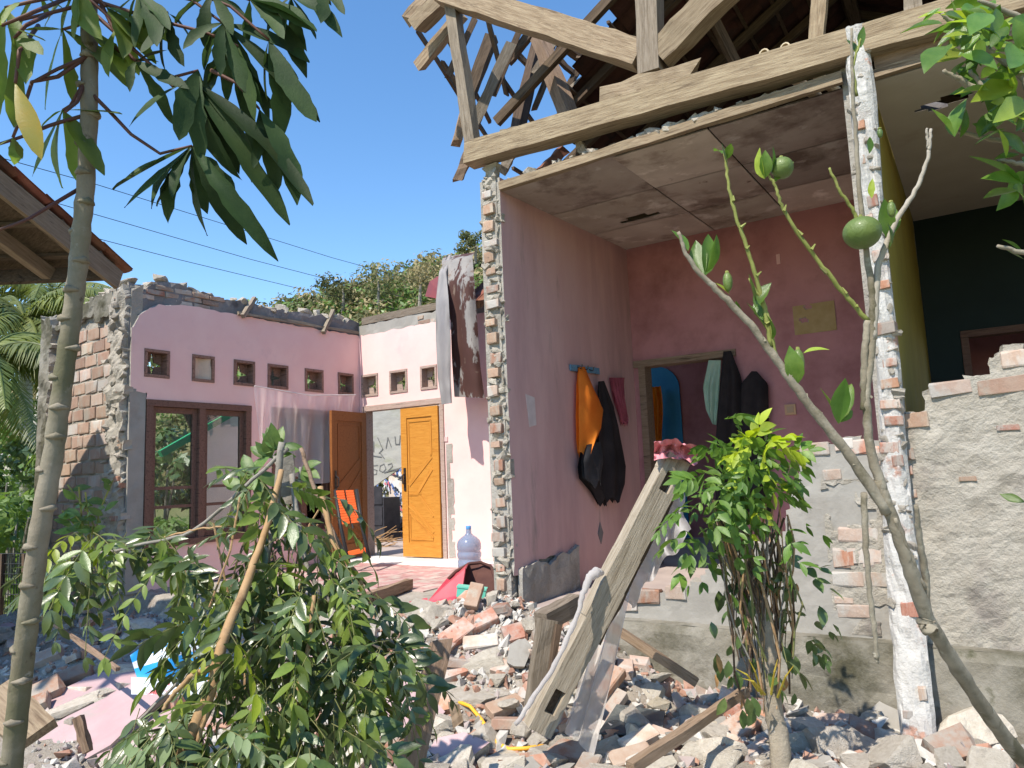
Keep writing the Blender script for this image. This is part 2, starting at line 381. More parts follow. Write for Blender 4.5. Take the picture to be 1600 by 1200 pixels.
def mask_wall(ax, plane, th, a0, a1, z0, z1, keep=None, holes=(), step=.06, jit=.0, rough=0., facing=1, mats=None, bot=None,
              parent=None, name='plaster', rs=6., top=None):
    """wall slab in a plane (ax 0: u=plane, runs along v; ax 1: v=plane, runs along u).
    The shown face is at `plane`, the body goes th the other way. facing = sign of the shown normal.
    keep(a, z) -> False leaves a broken gap; broken borders are jittered. holes are clean rectangles."""
    def cuts(lo, hi, extra):
        e = sorted({lo, hi, *[q for q in extra if lo < q < hi]}); out = []
        for p, q in zip(e, e[1:]):
            n = max(1, round((q-p)/step)); out += [lerp(p, q, i/n) for i in range(n)]
        return out+[e[-1]]
    A = cuts(a0, a1, [q for h in holes for q in h[:2]]); Z = cuts(z0, z1, [q for h in holes for q in h[2:]])
    def inside(a, z):
        for h in holes:
            if h[0] < a < h[1] and h[2] < z < h[3]: return 2
        if keep and not keep(a, z): return 1
        return 0
    C = [[inside((A[i]+A[i+1])/2, (Z[j]+Z[j+1])/2) for j in range(len(Z)-1)] for i in range(len(A)-1)]
    mb = MB(); idx = {}
    def cell(i, j): return C[i][j] if 0 <= i < len(A)-1 and 0 <= j < len(Z)-1 else 3
    def vert(i, j, s):
        k = (i, j, s)
        if k in idx: return idx[k]
        nb = [cell(i-1, j-1), cell(i, j-1), cell(i-1, j), cell(i, j)]
        a, z = A[i], Z[j]; d = 0
        if 1 in nb and 2 not in nb and jit:
            a += rnd(-jit, jit); z += rnd(-jit, jit)
            if top and abs(z-top(a)) < step*1.6: z = top(a)+rnd(-jit, jit)*.6
        elif 2 not in nb and 3 not in nb and rough:
            a += rnd(-.2, .2)*step; z += rnd(-.2, .2)*step
        if s == 0 and rough:
            d = rough*(noise.fractal(V((a*rs, z*rs, plane*7.1)), .8, 2.0, 4))
            if 3 in nb: d *= .3
        p = plane+facing*d-(facing*th if s else 0)
        idx[k] = len(mb.v); mb.v.append((p, a, z) if ax == 0 else (a, p, z)); return idx[k]
    for i in range(len(A)-1):
        for j in range(len(Z)-1):
            if C[i][j]: continue
            for s in (0, 1):
                mb.f.append((vert(i, j, s), vert(i+1, j, s), vert(i+1, j+1, s), vert(i, j+1, s))); mb.m.append(0 if s == 0 else 1)
            for di, dj, (p, q) in ((-1, 0, ((0, 0), (0, 1))), (1, 0, ((1, 0), (1, 1))), (0, -1, ((0, 0), (1, 0))), (0, 1, ((0, 1), (1, 1)))):
                if cell(i+di, j+dj):
                    mb.f.append((vert(i+p[0], j+p[1], 0), vert(i+q[0], j+q[1], 0), vert(i+q[0], j+q[1], 1), vert(i+p[0], j+p[1], 1))); mb.m.append(1)
    return mb.build(name, mats, parent)

def lay(parent, ax, plane, facing, a0, a1, z0, z1, keep=None, kinds='r', proud=.004, Lb=.205, hb=.052, j=.014, depth=.098, skip=0.):
    """courses of single bricks in a wall face"""
    out = []; z = z0; row = 0
    while z+hb <= z1+.01:
        a = a0-(Lb+j)/2*(row % 2)+rnd(-.01, .01)
        while a < a1:
            lo, hi = max(a, a0), min(a+Lb, a1); c = (lo+hi)/2
            if hi-lo > .05 and (not keep or keep(c, z+hb/2)) and random.random() >= skip:
                pr = proud+rnd(-.006, .008)
                pos = (plane+facing*(pr-depth/2), c, z+hb/2) if ax == 0 else (c, plane+facing*(pr-depth/2), z+hb/2)
                o = put('brick', random.choice(BR[random.choice(kinds)]), parent, pos, (0, 1, rnd(-.02, .02)) if ax == 0 else (1, 0, rnd(-.02, .02)))
                o.scale = ((hi-lo)/.205, depth/.098, hb/.052*rnd(.93, 1.04)); out.append(o)
            a += Lb+j+rnd(-.004, .006)
        z += hb+j; row += 1
    return out
# ================================================================== THE SETTING
UA, VB, V0 = -7.24, 7.16, 3.88            # window wall plane, back wall plane, near end of the window wall
VD, U1, U1O = 4.60, -3.05, -3.24          # open front of the right rooms, inner and outer face of their left wall
def sm(x, a, b):
    t = max(0, min(1, (x-a)/(b-a))); return t*t*(3-2*t)
def gau(u, v, cu, cv, su, sv): return math.exp(-((u-cu)/su)**2-((v-cv)/sv)**2)
def H0(u, v):
    h = -.52+.13*sm(v, 2.0, 3.7)
    h += .24*sm(-u, 2.6, 4.0)*sm(v, 2.4, 3.95)
    h += .46*gau(u, v, -3.0, 4.35, .75, .75)+.12*gau(u, v, -2.2, 4.3, .7, .4)+.10*gau(u, v, -3.9, 3.3, .8, .6)
    h += .16*gau(u, v, -5.6, 2.6, 1.2, .8)+.10*gau(u, v, -.2, 3.6, .7, .5)
    h -= .75*sm(v, 4.55, 5.3)
    return h
def H(u, v):
    return H0(u, v)+.05*noise.fractal(V((u*2.4, v*2.4, 1.7)), .8, 2, 4)
def hit(px, py, lift=0.):
    d = ray(px, py); t = 1.0
    while t < 14:
        p = CAM+d*t
        if p.z < H(p.x, p.y)+lift: return p
        t += .02
    return CAM+d*6
g = MB()
g.grid(lambda s, t: V((lerp(-400, 400, s), lerp(-60, 700, t), -.8)), 8, 8)
tag(g.build('ground', GRASSG), kind='structure')
g = MB()
def gp(s, t):
    u = lerp(-10.5, 4.0, s); v = lerp(-1.5, 5.4, t); return V((u, v, H(u, v)-.45*sm(-u, 8.6, 10.4)-.4*sm(u, 3, 4)))
g.grid(gp, 200, 110)
tag(g.build('rubble_ground', DIRT, smooth=True), kind='structure')

# foundation, floors
f = MB()
f.grid(lambda s, t: V((lerp(-3.2, 3.2, s), 4.50+.012*noise.fractal(V((s*30, t*8, 3)), .8, 2, 4)-.03*(1-t)+(.012 if t > .99 else 0), lerp(-.7, .045, t))), 130, 14)
f.grid(lambda s, t: V((lerp(-3.2, 3.2, s), lerp(4.512, 4.62, t), .045+.004*nz(s*60, t*4))), 130, 2)
tag(f.build('foundation', MOSSC), kind='structure')
r1 = MB().box2((-3.04, 4.62, -.2), (3.2, 9.9, .03)); tag(r1.build('room_floor', mat('room_cement_floor', (.34,.28,.26), (.42,.35,.32), 3, .8, .2, 20)), kind='structure')
# veranda floor: worn red tiles, white tiles along the door wall, broken earth edge
vs = thing('veranda_floor', None, None, (-5.2, 5.5, -.02), kind='structure')
MB().box2((-7.24, 4.28, -.7), (-3.25, 7.3, -.012)).build('slab', ROUGH, vs)
MB().box2((-11.5, 7.3, -.7), (-3.05, 10.6, -.014)).build('slab', MATS['room_cement_floor'], vs)
tb = {}
def tile_mesh(mt, d):
    k = (mt.name, d)
    if k not in tb:
        bm = bmesh.new(); bmesh.ops.create_cube(bm, size=1)
        for q in bm.verts: q.co = V((q.co.x*d, q.co.y*d, q.co.z*.016))
        bmesh.ops.bevel(bm, geom=bm.edges[:], offset=.002, segments=1, affect='EDGES')
        me = bpy.data.meshes.new('tile'); bm.to_mesh(me); bm.free(); me.materials.append(mt); tb[k] = me
    return tb[k]
REDTV = mat('red_tile', (.44,.22,.21), (.52,.31,.29), 9, .6, .1, 20, (.55,.47,.41), 5, (.46,.62), vary=.12)
for i in range(20):
    for j in range(8):
        u = -7.12+i*.2; v = 5.05+j*.2
        if u > -3.3 or (j < 2 and random.random() < .35+.3*(j == 0)): continue
        put('tile', tile_mesh(REDTV, .194), vs, (u, v, -.006+rnd(-.002, .002)), (1, rnd(-.01, .01), rnd(-.006, .006)))
for i in range(13):
    for j in range(2):
        put('tile', tile_mesh(WHT, .296), vs, (-7.09+i*.3, 6.70+j*.3, -.004+rnd(-.001, .001)))
# broken front edge of the veranda
ve = MB()
ve.grid(lambda s, t: V((lerp(-7.3, -3.1, s), 3.86+.5*t+.05*nz(s*14, t*3), lerp(-.30, .0, min(1, t*3.2)) + .02*noise.fractal(V((s*26, t*5, 9)), .8, 2, 4))), 120, 14)
tag(ve.build('veranda_edge', DIRT, smooth=True), kind='structure')

# ================================================================== WINDOW WALL (runs away from the camera, in shade)
wa = thing('window_wall', 'pink plastered wall with window and row of square vents, broken along its top', 'wall', (UA, 5.5, 0))
VA = [(225,545,265,592), (300,555,335,597), (365,562,398,602), (418,570,450,607), (476,578,505,612), (528,584,552,617)]
def rect_u(r, u):
    a, b = onu(r[0], (r[1]+r[3])/2, u), onu(r[2], (r[1]+r[3])/2, u)
    mx = (r[0]+r[2])/2
    return (a.y, b.y, onu(mx, r[3], u).z, onu(mx, r[1], u).z)
def rect_v(r, v):
    a, b = onv(r[0], (r[1]+r[3])/2, v), onv(r[2], (r[1]+r[3])/2, v)
    mx = (r[0]+r[2])/2
    return (a.x, b.x, onv(mx, r[3], v).z, onv(mx, r[1], v).z)
vent_holes = [rect_u(r, UA) for r in VA]
# even out: same height band for all vents of the row
zb = sum(h[2] for h in vent_holes)/6; zt = sum(h[3] for h in vent_holes)/6
vent_holes = [(h[0], h[1], zb, zt) for h in vent_holes]
win = (4.07, 5.36, .42, 1.98); win2 = (5.66, 6.62, .42, 1.98)
topA = [(3.88, 2.62), (3.93, 2.80), (4.02, 2.92), (4.2, 3.02), (4.6, 3.07), (5.2, 3.06), (6.2, 3.07), (7.16, 3.09)]
mask_wall(0, UA, .03, V0+.02, VB, 0.0, 3.2, keep=lambda a, z: z < prof(topA, a) and not (a < 4.07 and z < 2.08), holes=vent_holes+[win, win2],
          step=.07, jit=.018, rough=.006, facing=1, mats=[PINK, PLASTER], parent=wa, rs=1.5, top=lambda a: prof(topA, a))
topC = [(3.88, 3.22), (4.0, 3.14), (4.2, 3.30), (4.6, 3.28), (4.9, 3.24), (5.3, 3.25), (5.8, 3.24), (6.4, 3.27), (7.3, 3.30)]
core = mask_wall(0, UA-.03, .13, V0, VB+.02, -.5, 3.5, keep=lambda a, z: z < prof(topC, a)+.05*nz(a*7, 2), holes=vent_holes+[win, win2],
          step=.07, jit=.03, rough=.02, facing=1, mats=[DARKC, ROUGH], parent=wa, name='wall_core', top=lambda a: prof(topC, a)+.05*nz(a*7, 2))
mask_wall(0, UA+.004, .03, V0+.015, 4.065, 0, 2.08, step=.08, rough=.008, mats=[SMOOTHC, PLASTER], parent=wa, name='bare_pillar')
lay(wa, 0, UA-.025, 1, 3.95, 5.0, 3.06, 3.26, keep=lambda a, z: z < prof(topC, a)-.02 and z > prof(topA, a)-.05, kinds='rpg', skip=.12)
wst = [onu(372, 489, UA+.02), onu(560, 520, UA+.02)]
beam('ceiling_strip', wst[0], wst[1], .03, .035, WOODG, wa, seg=8, jit=.008)
for a, b in (((398,466),(379,494)), ((521,485),(505,520))):
    p = onu(a[0], a[1], UA-.08); q = onu(b[0], b[1], UA+.05); beam('joist_stub', p, q, .045, .05, WOODG, wa)
rub = random.Random(5)
for i in range(26):      # mortar lumps along the broken top
    a = lerp(3.9, 7.1, i/26)+rub.uniform(-.05, .05)
    o = put('mortar_lump', rub.choice(CH), wa, (UA-.10, a, prof(topC, a)+rub.uniform(-.03, .03)), V((rub.uniform(-1, 1), rub.uniform(-1, 1), .2)), sc=rub.uniform(.09, .2))

def vent(parent, h, ax, plane, facing, wd, odd=False):
    """square vent: timber frame in the opening, deep dark inside and a diamond rosette"""
    a0, a1, z0, z1 = h; P = lambda a, d, z: (plane-facing*d, a, z) if ax == 0 else (a, plane-facing*d, z)
    t = .035
    fr = MB()
    for q in ((a0, a1, z0, z0+t), (a0, a1, z1-t, z1), (a0, a0+t, z0+t, z1-t), (a1-t, a1, z0+t, z1-t)):
        fr.box2(P(q[0]+.002, -.012, q[2]+.002), P(q[1]-.002, .13, q[3]-.002))
    vb = fr.build('vent', wd, parent)
    ca, cz = (a0+a1)/2, (z0+z1)/2; w = (a1-a0)/2-t; hh = (z1-z0)/2-t
    ro = MB()
    for sa, sz in ((-1, -1), (1, -1), (-1, 1), (1, 1)):
        ro.poly([P(ca+sa*w, .10, cz+sz*hh*.05), P(ca+sa*w, .10, cz+sz*hh), P(ca+sa*w*.05, .10, cz+sz*hh), P(ca+sa*w*.22, .10, cz+sz*hh*.22)], V(P(0, .02, 0))-V(P(0, 0, 0)))
    ro.build('rosette', wd, vb)
    if odd:
        c = MB()
        c.grid(lambda s, q: V(P(lerp(a0+.045, a1-.035, s)+.01*math.sin(q*6), .03+.02*math.sin(s*5), lerp(z0+.03, z1-.03, q)+.006*math.sin(s*8))), 6, 6)
        c.build('cardboard_flap', mat('cardboard', (.55,.42,.32), (.62,.50,.40), 5, .9, .1, 20, (.40,.36,.36), 6), vb)
    return vb
for i, h in enumerate(vent_holes): vent(wa, h, 0, UA, 1, VENTW, i == 1)

GLASS = bpy.data.materials.new('window_glass'); GLASS.use_nodes = True
_t = GLASS.node_tree; _N = _t.nodes
_g = _N.new('ShaderNodeBsdfGlossy'); _g.inputs['Roughness'].default_value = .03
_tp = _N.new('ShaderNodeBsdfTransparent'); _tp.inputs[0].default_value = (.82, .86, .84, 1)
_fr = _N.new('ShaderNodeFresnel'); _fr.inputs[0].default_value = 1.6
_mx = _N.new('ShaderNodeMixShader')
_t.links.new(_fr.outputs[0], _mx.inputs[0]); _t.links.new(_tp.outputs[0], _mx.inputs[1]); _t.links.new(_g.outputs[0], _mx.inputs[2])
_t.links.new(_mx.outputs[0], _N['Material Output'].inputs[0])

def window(parent, h, n):
    a0, a1, z0, z1 = h; fr = MB(); P = lambda a, d, z: (UA-d, a, z); t = .075
    X = [lerp(a0, a1, i/n) for i in range(n+1)]
    fr.box2(P(a0+.003, -.02, z1-.07), P(a1-.003, .14, z1-.003)); fr.box2(P(a0+.003, -.03, z0+.003), P(a1-.003, .14, z0+.07))
    for i, x in enumerate(X):
        lo, hi = (x-t/2, x+t/2) if 0 < i < n else ((x+.003, x+t) if i == 0 else (x-t, x-.003))
        fr.box2(P(lo, -.015, z0+.07), P(hi, .135, z1-.07))
    w = fr.build('window', FRAMEW, parent)
    for i in range(n):
        lo = X[i]+(t if i == 0 else t/2)+.004; hi = X[i+1]-(t if i == n-1 else t/2)-.004
        zz = [z0+.074, z0+.42, z0+.62, z1-.074]
        ca = MB()
        ca.box2(P(lo, .03, zz[3]-.06), P(hi, .07, zz[3])); ca.box2(P(lo, .03, zz[0]), P(hi, .07, zz[0]+.06))
        ca.box2(P(lo, .03, zz[0]+.06), P(lo+.05, .07, zz[3]-.06)); ca.box2(P(hi-.05, .03, zz[0]+.06), P(hi, .07, zz[3]-.06))
        for z in zz[1:3]: ca.box2(P(lo+.05, .033, z-.016), P(hi-.05, .067, z+.016))
        ca.build('casement', FRAMEW, w)
        B = [zz[0]+.06, zz[1], zz[2], zz[3]-.06]
        for j in range(3):
            MB().box2(P(lo+.045, .048, B[j]+(.016 if j else 0)), P(hi-.045, .052, B[j+1]-(.016 if j < 2 else 0))).build('pane', GLASS, w)
window(wa, win, 2); window(wa, win2, 2)

# ================================================================== DOOR WALL (faces the camera, sunlit)
wb = thing('door_wall', 'sunlit pale pink wall with open double door and three square vents', 'wall', (-5.2, VB, 0))
VBp = [(565,585,591,621), (609,578,637,613), (657,570,683,608)]
vh = [rect_v(r, VB) for r in VBp]
zb2 = sum(h[2] for h in vh)/3; zt2 = sum(h[3] for h in vh)/3
vh = [(h[0], h[1], zb2, zt2) for h in vh]
door = (-7.17, -5.72, -.01, 2.06)
mask_wall(1, VB, .03, UA+.002, U1O-.05, 0.0, 3.2, keep=lambda a, z: z < 3.08+.02*nz(a*6, 4) and not (a > -4.6 and z < .5+.2*nz(a*4, 2) and a > -3.7), holes=vh+[door], step=.08, jit=.012, rough=.004, facing=-1, mats=[PINK, PLASTER], parent=wb, rs=1.5, top=lambda a: 3.08+.02*nz(a*6, 4))
mask_wall(1, VB+.03, .13, UA-.15, U1O, -.5, 3.6, keep=lambda a, z: z < 3.24+.03*nz(a*5, 8), holes=vh+[door], step=.08, jit=.02, rough=.01, facing=-1, mats=[SMOOTHC, ROUGH], parent=wb, name='wall_core', top=lambda a: 3.24+.03*nz(a*5, 8))
lay(wb, 1, VB+.026, -1, -6.15, -5.6, 3.09, 3.24, kinds='rp', skip=.1)
beam('wall_plate', (-7.2, VB+.09, 3.29), (-5.0, VB+.09, 3.30), .14, .10, WOODG, wb, seg=6, jit=.006)
for h in vh: vent(wb, h, 1, VB, -1, FADEW)
fr = MB()
fr.box2((door[0]+.002, VB-.025, 1.985), (door[1]-.002, VB+.13, 2.058)); fr.box2((door[0]+.002, VB-.02, 0), (door[0]+.06, VB+.125, 1.985)); fr.box2((door[1]-.06, VB-.02, 0), (door[1]-.002, VB+.125, 1.985))
fr.build('door_frame', FADEW, wb)
def door_leaf(name, origin, xd, wdt, hgt, label=None, flip=1, lab=None, dm=DOORW):
    """panelled leaf: origin at hinge bottom, xd direction of width; face normal n"""
    xd = V(xd).normalized(); n = V((0, 0, 1)).cross(xd)*flip; o = V(origin)
    P = lambda a, d, z: o+xd*a+n*d+V((0, 0, z))
    mb = MB()
    R = Matrix((xd, n, V((0, 0, 1)))).transposed()
    def bx(a0, a1, z0, z1, d0, d1): mb.box(P((a0+a1)/2, (d0+d1)/2, (z0+z1)/2), (a1-a0, d1-d0, z1-z0), R)
    bx(.10, wdt-.10, .18, hgt-.13, -.012, .006)
    bx(0, .10, 0, hgt, -.02, .02); bx(wdt-.10, wdt, 0, hgt, -.02, .02); bx(.10, wdt-.10, 0, .18, -.0195, .0195); bx(.10, wdt-.10, hgt-.13, hgt, -.0195, .0195)
    lf = mb.build('door', dm, wb)
    if lab: lf['label'] = lab
    pw = wdt-.2
    def strip(a, z, b, z2, w=.045, d=.02):
        p, q = P(.1+a*pw, .004, z), P(.1+b*pw, .004, z2)
        beam('moulding', p, q, d, w, dm, lf, up=V((0, 0, 1)) if abs((q-p).normalized().z) < .9 else n, seg=1, jit=0)
    # raised mouldings: upper panel, two diagonals, chevron, lower panel
    strip(.06, hgt-.18, .94, hgt-.18, .022); strip(.06, 1.28, .06, hgt-.18, .02, .022); strip(.94, 1.02, .94, hgt-.18, .02, .022)
    strip(.02, 1.30, .98, .92, .05); strip(.02, 1.14, .62, .82, .04); strip(.5, .80, .98, .80, .03)
    strip(.6, .80, .02, .52, .045); strip(.98, .66, .02, .32, .05); strip(.98, .56, .06, .24, .03); strip(.06, .22, .94, .22, .022); strip(.94, .22, .94, .54, .02, .022)
    h = MB(); a = wdt-.06
    h.box(P(a, .026, 1.0), (.035, .012, .30), R); h.tube([P(a, .03, .93), P(a, .07, .95), P(a, .075, 1.05), P(a, .03, 1.08)], .011, 6)
    h.build('handle', mat('dark_metal', (.06,.05,.05), (.10,.09,.08), 20, .4, .1, 30, metal=.8), lf)
    return lf
door_leaf('door', (-5.79, VB-.03, .02), (-1, -.04, 0), .62, 1.94, flip=1, lab='bright orange door leaf in the sun')
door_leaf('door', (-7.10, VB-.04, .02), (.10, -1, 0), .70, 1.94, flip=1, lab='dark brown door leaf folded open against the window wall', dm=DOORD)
# rag of loose plaster and small fixtures on the door wall
MB().box2(onv(697, 686, VB-.012)-V((.03, 0, .03)), onv(697, 686, VB)+V((.03, 0, .03))).build('light_switch', mat('switch_plastic', (.6,.42,.40), None, rough=.5, bump=0), wb)
mask_wall(1, VB-.005, .012, -5.70, -5.55, .02, 1.45, keep=lambda a, z: a < -5.62+.05*nz(z*5, 3) , step=.05, jit=.012, facing=-1, mats=[PLASTER, PLASTER], parent=wb, name='bare_strip')

# ================================================================== BRICK END WALL at the left, sunlit
we = thing('brick_end_wall', 'unplastered brick end wall with crumbling corner pillar beside the pink window wall', 'wall', (-8.1, V0, 0))
def topE(a): return prof([(-9.1, 3.05), (-8.95, 3.12), (-8.7, 2.95), (-8.3, 3.10), (-7.8, 3.18), (-7.3, 3.20)], a)
mask_wall(1, V0+.02, .12, -9.05, UA-.02, -.5, 3.3, keep=lambda a, z: z < topE(a)+.04*nz(a*9, 5), step=.06, jit=.025, rough=.012, facing=-1, mats=[ROUGH, ROUGH], parent=we, name='mortar_bed', top=lambda a: topE(a)+.04*nz(a*9, 5))
lay(we, 1, V0+.018, -1, -8.78, -7.56, -.1, 2.92, kinds='pppg', proud=.012, Lb=.235, hb=.125, j=.022)
mask_wall(1, V0-.03, .05, -8.80, -7.5, 2.86, 3.3, keep=lambda a, z: z < topE(a)-.02 and z > 2.94+.06*nz(a*5, 1)-.06*(a > -7.9), step=.05, jit=.02, rough=.02, facing=-1, mats=[MOSSC, ROUGH], parent=we, name='plaster_patch')
mask_wall(1, V0-.06, .10, -9.08, -8.80, -.5, 3.2, keep=lambda a, z: z < 3.08+.05*nz(a*9, 2) and a < -8.83+.03*nz(z*6, 7), step=.045, jit=.02, rough=.035, facing=-1, mats=[MOSSC, ROUGH], parent=we, name='corner_pillar', rs=4)
mask_wall(1, V0-.05, .10, -7.58, UA+.006, -.5, 3.25, keep=lambda a, z: z < 3.16+.06*nz(a*9, 3) and a > -7.56+.07*nz(z*5, 6) and a < UA-.03+.05*nz(z*7, 9), step=.04, jit=.02, rough=.05, facing=-1, mats=[ROUGH, ROUGH], parent=we, name='corner_pillar', rs=5)
lay(we, 1, V0-.05, -1, -7.42, UA-.02, .6, 1.7, kinds='rp', Lb=.12, skip=.45, proud=.006)
for i in range(30):
    z = lerp(.4, 3.2, i/30)
    put('mortar_lump', random.choice(CH), we, (UA-.05+rnd(-.32, .02), V0-.05, z+rnd(-.05, .05)), V((rnd(-1, 1), rnd(-1, 1), rnd(-1, 1))), sc=rnd(.05, .12))
for i in range(12):
    a = lerp(-9.0, -7.3, i/12); put('mortar_lump', random.choice(CH), we, (a, V0+.05, topE(a)), V((rnd(-1, 1), rnd(-1, 1), .3)), sc=rnd(.08, .2))

# ================================================================== ROOMS OF THE RIGHT HOUSE
def ceil_z(v): return 3.36+.05*(v-VD)
ws = thing('room_side_wall', 'faded rose wall of the open room, its sunlit broken end showing stacked bricks', 'wall', (U1, 5.9, 0))
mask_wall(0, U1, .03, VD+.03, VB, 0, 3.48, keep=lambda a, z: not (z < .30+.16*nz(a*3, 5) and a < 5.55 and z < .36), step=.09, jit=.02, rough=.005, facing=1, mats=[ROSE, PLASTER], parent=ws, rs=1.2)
mask_wall(0, U1-.03, .16, VD+.02, VB, -.4, 3.48, step=.12, rough=.006, facing=1, mats=[PLASTER, PLASTER], parent=ws, name='wall_core')
mask_wall(1, VD+.03, .05, U1O+.005, U1+.002, -.4, 3.62, keep=lambda a, z: (a > U1O+.04+.03*nz(z*4, 1)) and (a < U1-.016+.025*nz(z*5, 4)), step=.026, jit=.012, rough=.05, facing=-1, mats=[ROUGH, ROUGH], parent=ws, name='mortar_end', rs=9)
z = .05; k = 0
while z < 3.45:
    sc = rnd(.45, .62)
    o = put('brick', random.choice(BR[random.choice('rggppg')]), ws, (-3.15+rnd(-.02, .015), VD+.03-.0+rnd(-.012, .012), z), (1, rnd(-.08, .08), rnd(-.05, .05)), sc=(sc*rnd(.75, 1.1), .9, rnd(.9, 1.7)))
    if random.random() < .95:
        put('mortar_lump', random.choice(CH), ws, (-3.15+rnd(-.05, .05), VD+.03, z+.066), V((rnd(-1, 1), rnd(-1, 1), rnd(-.4, .4))), sc=rnd(.07, .15))
    z += rnd(.10, .17); k += 1
for i in range(90):
    put('mortar_lump', random.choice(CH), ws, (random.choice((U1O+.03, U1-.03, -3.15))+rnd(-.03, .03), VD+.02, rnd(0, 3.5)), V((rnd(-1, 1), rnd(-1, 1), rnd(-1, 1))), sc=rnd(.03, .07))
# grey plinth patch at the foot of the wall
mask_wall(0, U1+.035, .04, 4.68, 5.62, 0, .5, keep=lambda a, z: z < .34+.07*nz(a*4, 2)+.05*(a-5), step=.05, jit=.02, rough=.012, facing=1, mats=[PLASTER, PLASTER], parent=ws, name='plinth_patch', top=lambda a: .34+.07*nz(a*4, 2)+.05*(a-5))
pp = onu(938, 833, U1+.003); MB().poly([pp+V((0, 0, .10)), pp+V((0, .055, 0)), pp+V((0, 0, -.10)), pp+V((0, -.055, 0))], (.006, 0, 0)).build('bare_spot', DARKC, ws)
pp = onu(829, 641, U1+.002); MB().poly([pp+V((0, -.07, .13)), pp+V((0, .07, .11)), pp+V((0, .08, -.12)), pp+V((0, -.03, -.14))], (.003, 0, 0)).build('paper_scrap', mat('paper', (.62,.52,.50), (.54,.44,.42), 8, .9, .1, 20), ws)

wk = thing('room_back_wall', 'deep rose back wall of the open room with a doorway at its left', 'wall', (-1.7, VB, 0))
dl = onv(1000, 562, VB); dr = onv(1142, 549, VB)
dh = (-2.98, dr.x, -.01, (dl.z+dr.z)/2)
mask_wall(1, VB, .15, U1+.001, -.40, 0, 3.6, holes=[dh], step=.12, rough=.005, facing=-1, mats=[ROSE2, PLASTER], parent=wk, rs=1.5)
fr = MB()
fr.box2((dh[0]-.06, VB-.03, dh[3]-.07), (dh[1]+.05, VB+.16, dh[3]+.002)); fr.box2((dh[0]-.005, VB-.028, 0), (dh[0]+.07, VB+.158, dh[3]-.07)); fr.box2((dh[1]-.06, VB-.028, 0), (dh[1]+.002, VB+.158, dh[3]-.07))
fr.build('door_frame', WOODM, wk)
cp = rect_v((1240, 474, 1306, 520), VB)
mask_wall(1, VB-.008, .006, cp[0], cp[1], cp[2], cp[3], keep=lambda a, z: nz(a*7, z*11, 5) > -.34, step=.016, jit=.006, facing=-1, mats=[mat('ochre_patch', (.34,.23,.10), (.40,.28,.14), 9, .9, .2, 30), PLASTER], parent=wk, name='bare_patch')
sp = onv(1235, 640, VB-.01); s_ = MB().box(sp, (.10, .02, .10)).build('wall_socket', mat('socket_plastic', (.50,.30,.16), None, rough=.5, bump=0), wk)
MB().box(sp+V((0, -.012, 0)), (.06, .01, .06)).build('socket_face', mat('socket_face', (.40,.26,.16), None, rough=.5, bump=0), s_)
sp = onv(1216, 405, VB-.004); MB().box(sp, (.035, .01, .10)).build('paper_scrap', mat('pink_scrap', (.65,.38,.36), None, rough=.8, bump=0), wk)

# inner room seen through the doorway
wi = thing('inner_room_wall', 'dark pink wall of the inner room behind the doorway, with an arched blue opening', 'wall', (-2.0, 10.2, 0))
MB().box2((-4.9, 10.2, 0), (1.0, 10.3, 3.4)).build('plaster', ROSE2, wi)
MB().box2((-4.9, VB+.16, 3.3), (-.5, 10.2, 3.4)).build('ceiling_board', PLY, wi)
MB().box2((-.50, VB+.16, 0), (-.475, 10.2, 3.3)).build('plaster', ROSE2, wi)
a0, a1 = onv(1014, 600, 10.15), onv(1060, 600, 10.15); zt = onv(1035, 572, 10.15).z
ar = MB(); w2 = (a1.x-a0.x)
pts = [(a0.x, 10.18, 0.0), (a1.x, 10.18, 0.0), (a1.x, 10.18, zt-.35)]+[(a1.x-w2*.75*(1-math.cos(q*math.pi/2/6)), 10.18, zt-.35+.35*math.sin(q*math.pi/2/6)) for q in range(1, 7)]+[(a0.x, 10.18, zt)]
ar.poly(pts, (0, .015, 0)).build('arched_panel', mat('blue_paint', (.03,.22,.42), (.05,.28,.48), 3, .5, .05, 20), wi)
pc = onv(1018, 585, 10.0)
oc = thing('orange_curtain', 'narrow orange curtain hanging behind the doorway frame', 'curtain', (pc.x, 10.0, .5))
ORANGE = mat('orange_cloth', (.75,.20,.02), (.80,.25,.03), 8, .75, .2, 60, transl=.3)
cu = MB(); cu.grid(lambda s, t: V((pc.x-.06+.17*s+.03*math.sin(t*9), 10.05+.03*math.sin(s*14+t*4), lerp(.3, 2.25, t))), 12, 14); cu.build('cloth', ORANGE, oc, smooth=True)

# wall between the two rooms: sunlit brick end, yellow on the far side
wd = thing('dividing_wall', 'broken brick partition end between the two rooms, crumbling mortar and yellow paint behind', 'wall', (-.42, 4.6, 0))
VT = 8.5
mask_wall(0, -.315, .02, VD+.06, VT, 0, 3.6, step=.15, rough=.004, facing=1, mats=[YELLOW, PLASTER], parent=wd)
MB().box2((-.47, VD+.06, -.4), (-.336, VT, 3.6)).build('wall_core', PLASTER, wd)
PK = [(1335,45,40,4.56), (1348,150,46,4.56), (1358,290,44,4.56), (1372,420,40,4.56), (1387,560,42,4.55), (1396,700,46,4.53), (1404,830,56,4.47), (1416,960,62,4.38), (1428,1080,64,4.28), (1440,1200,66,4.17), (1446,1270,66,4.12)]
colm = MB(); ringn = 10; rows = 70
def pk(t):
    t *= len(PK)-1; i = min(int(t), len(PK)-2); q = t-i
    a, b = PK[i], PK[i+1]; return [lerp(x, y, q) for x, y in zip(a, b)]
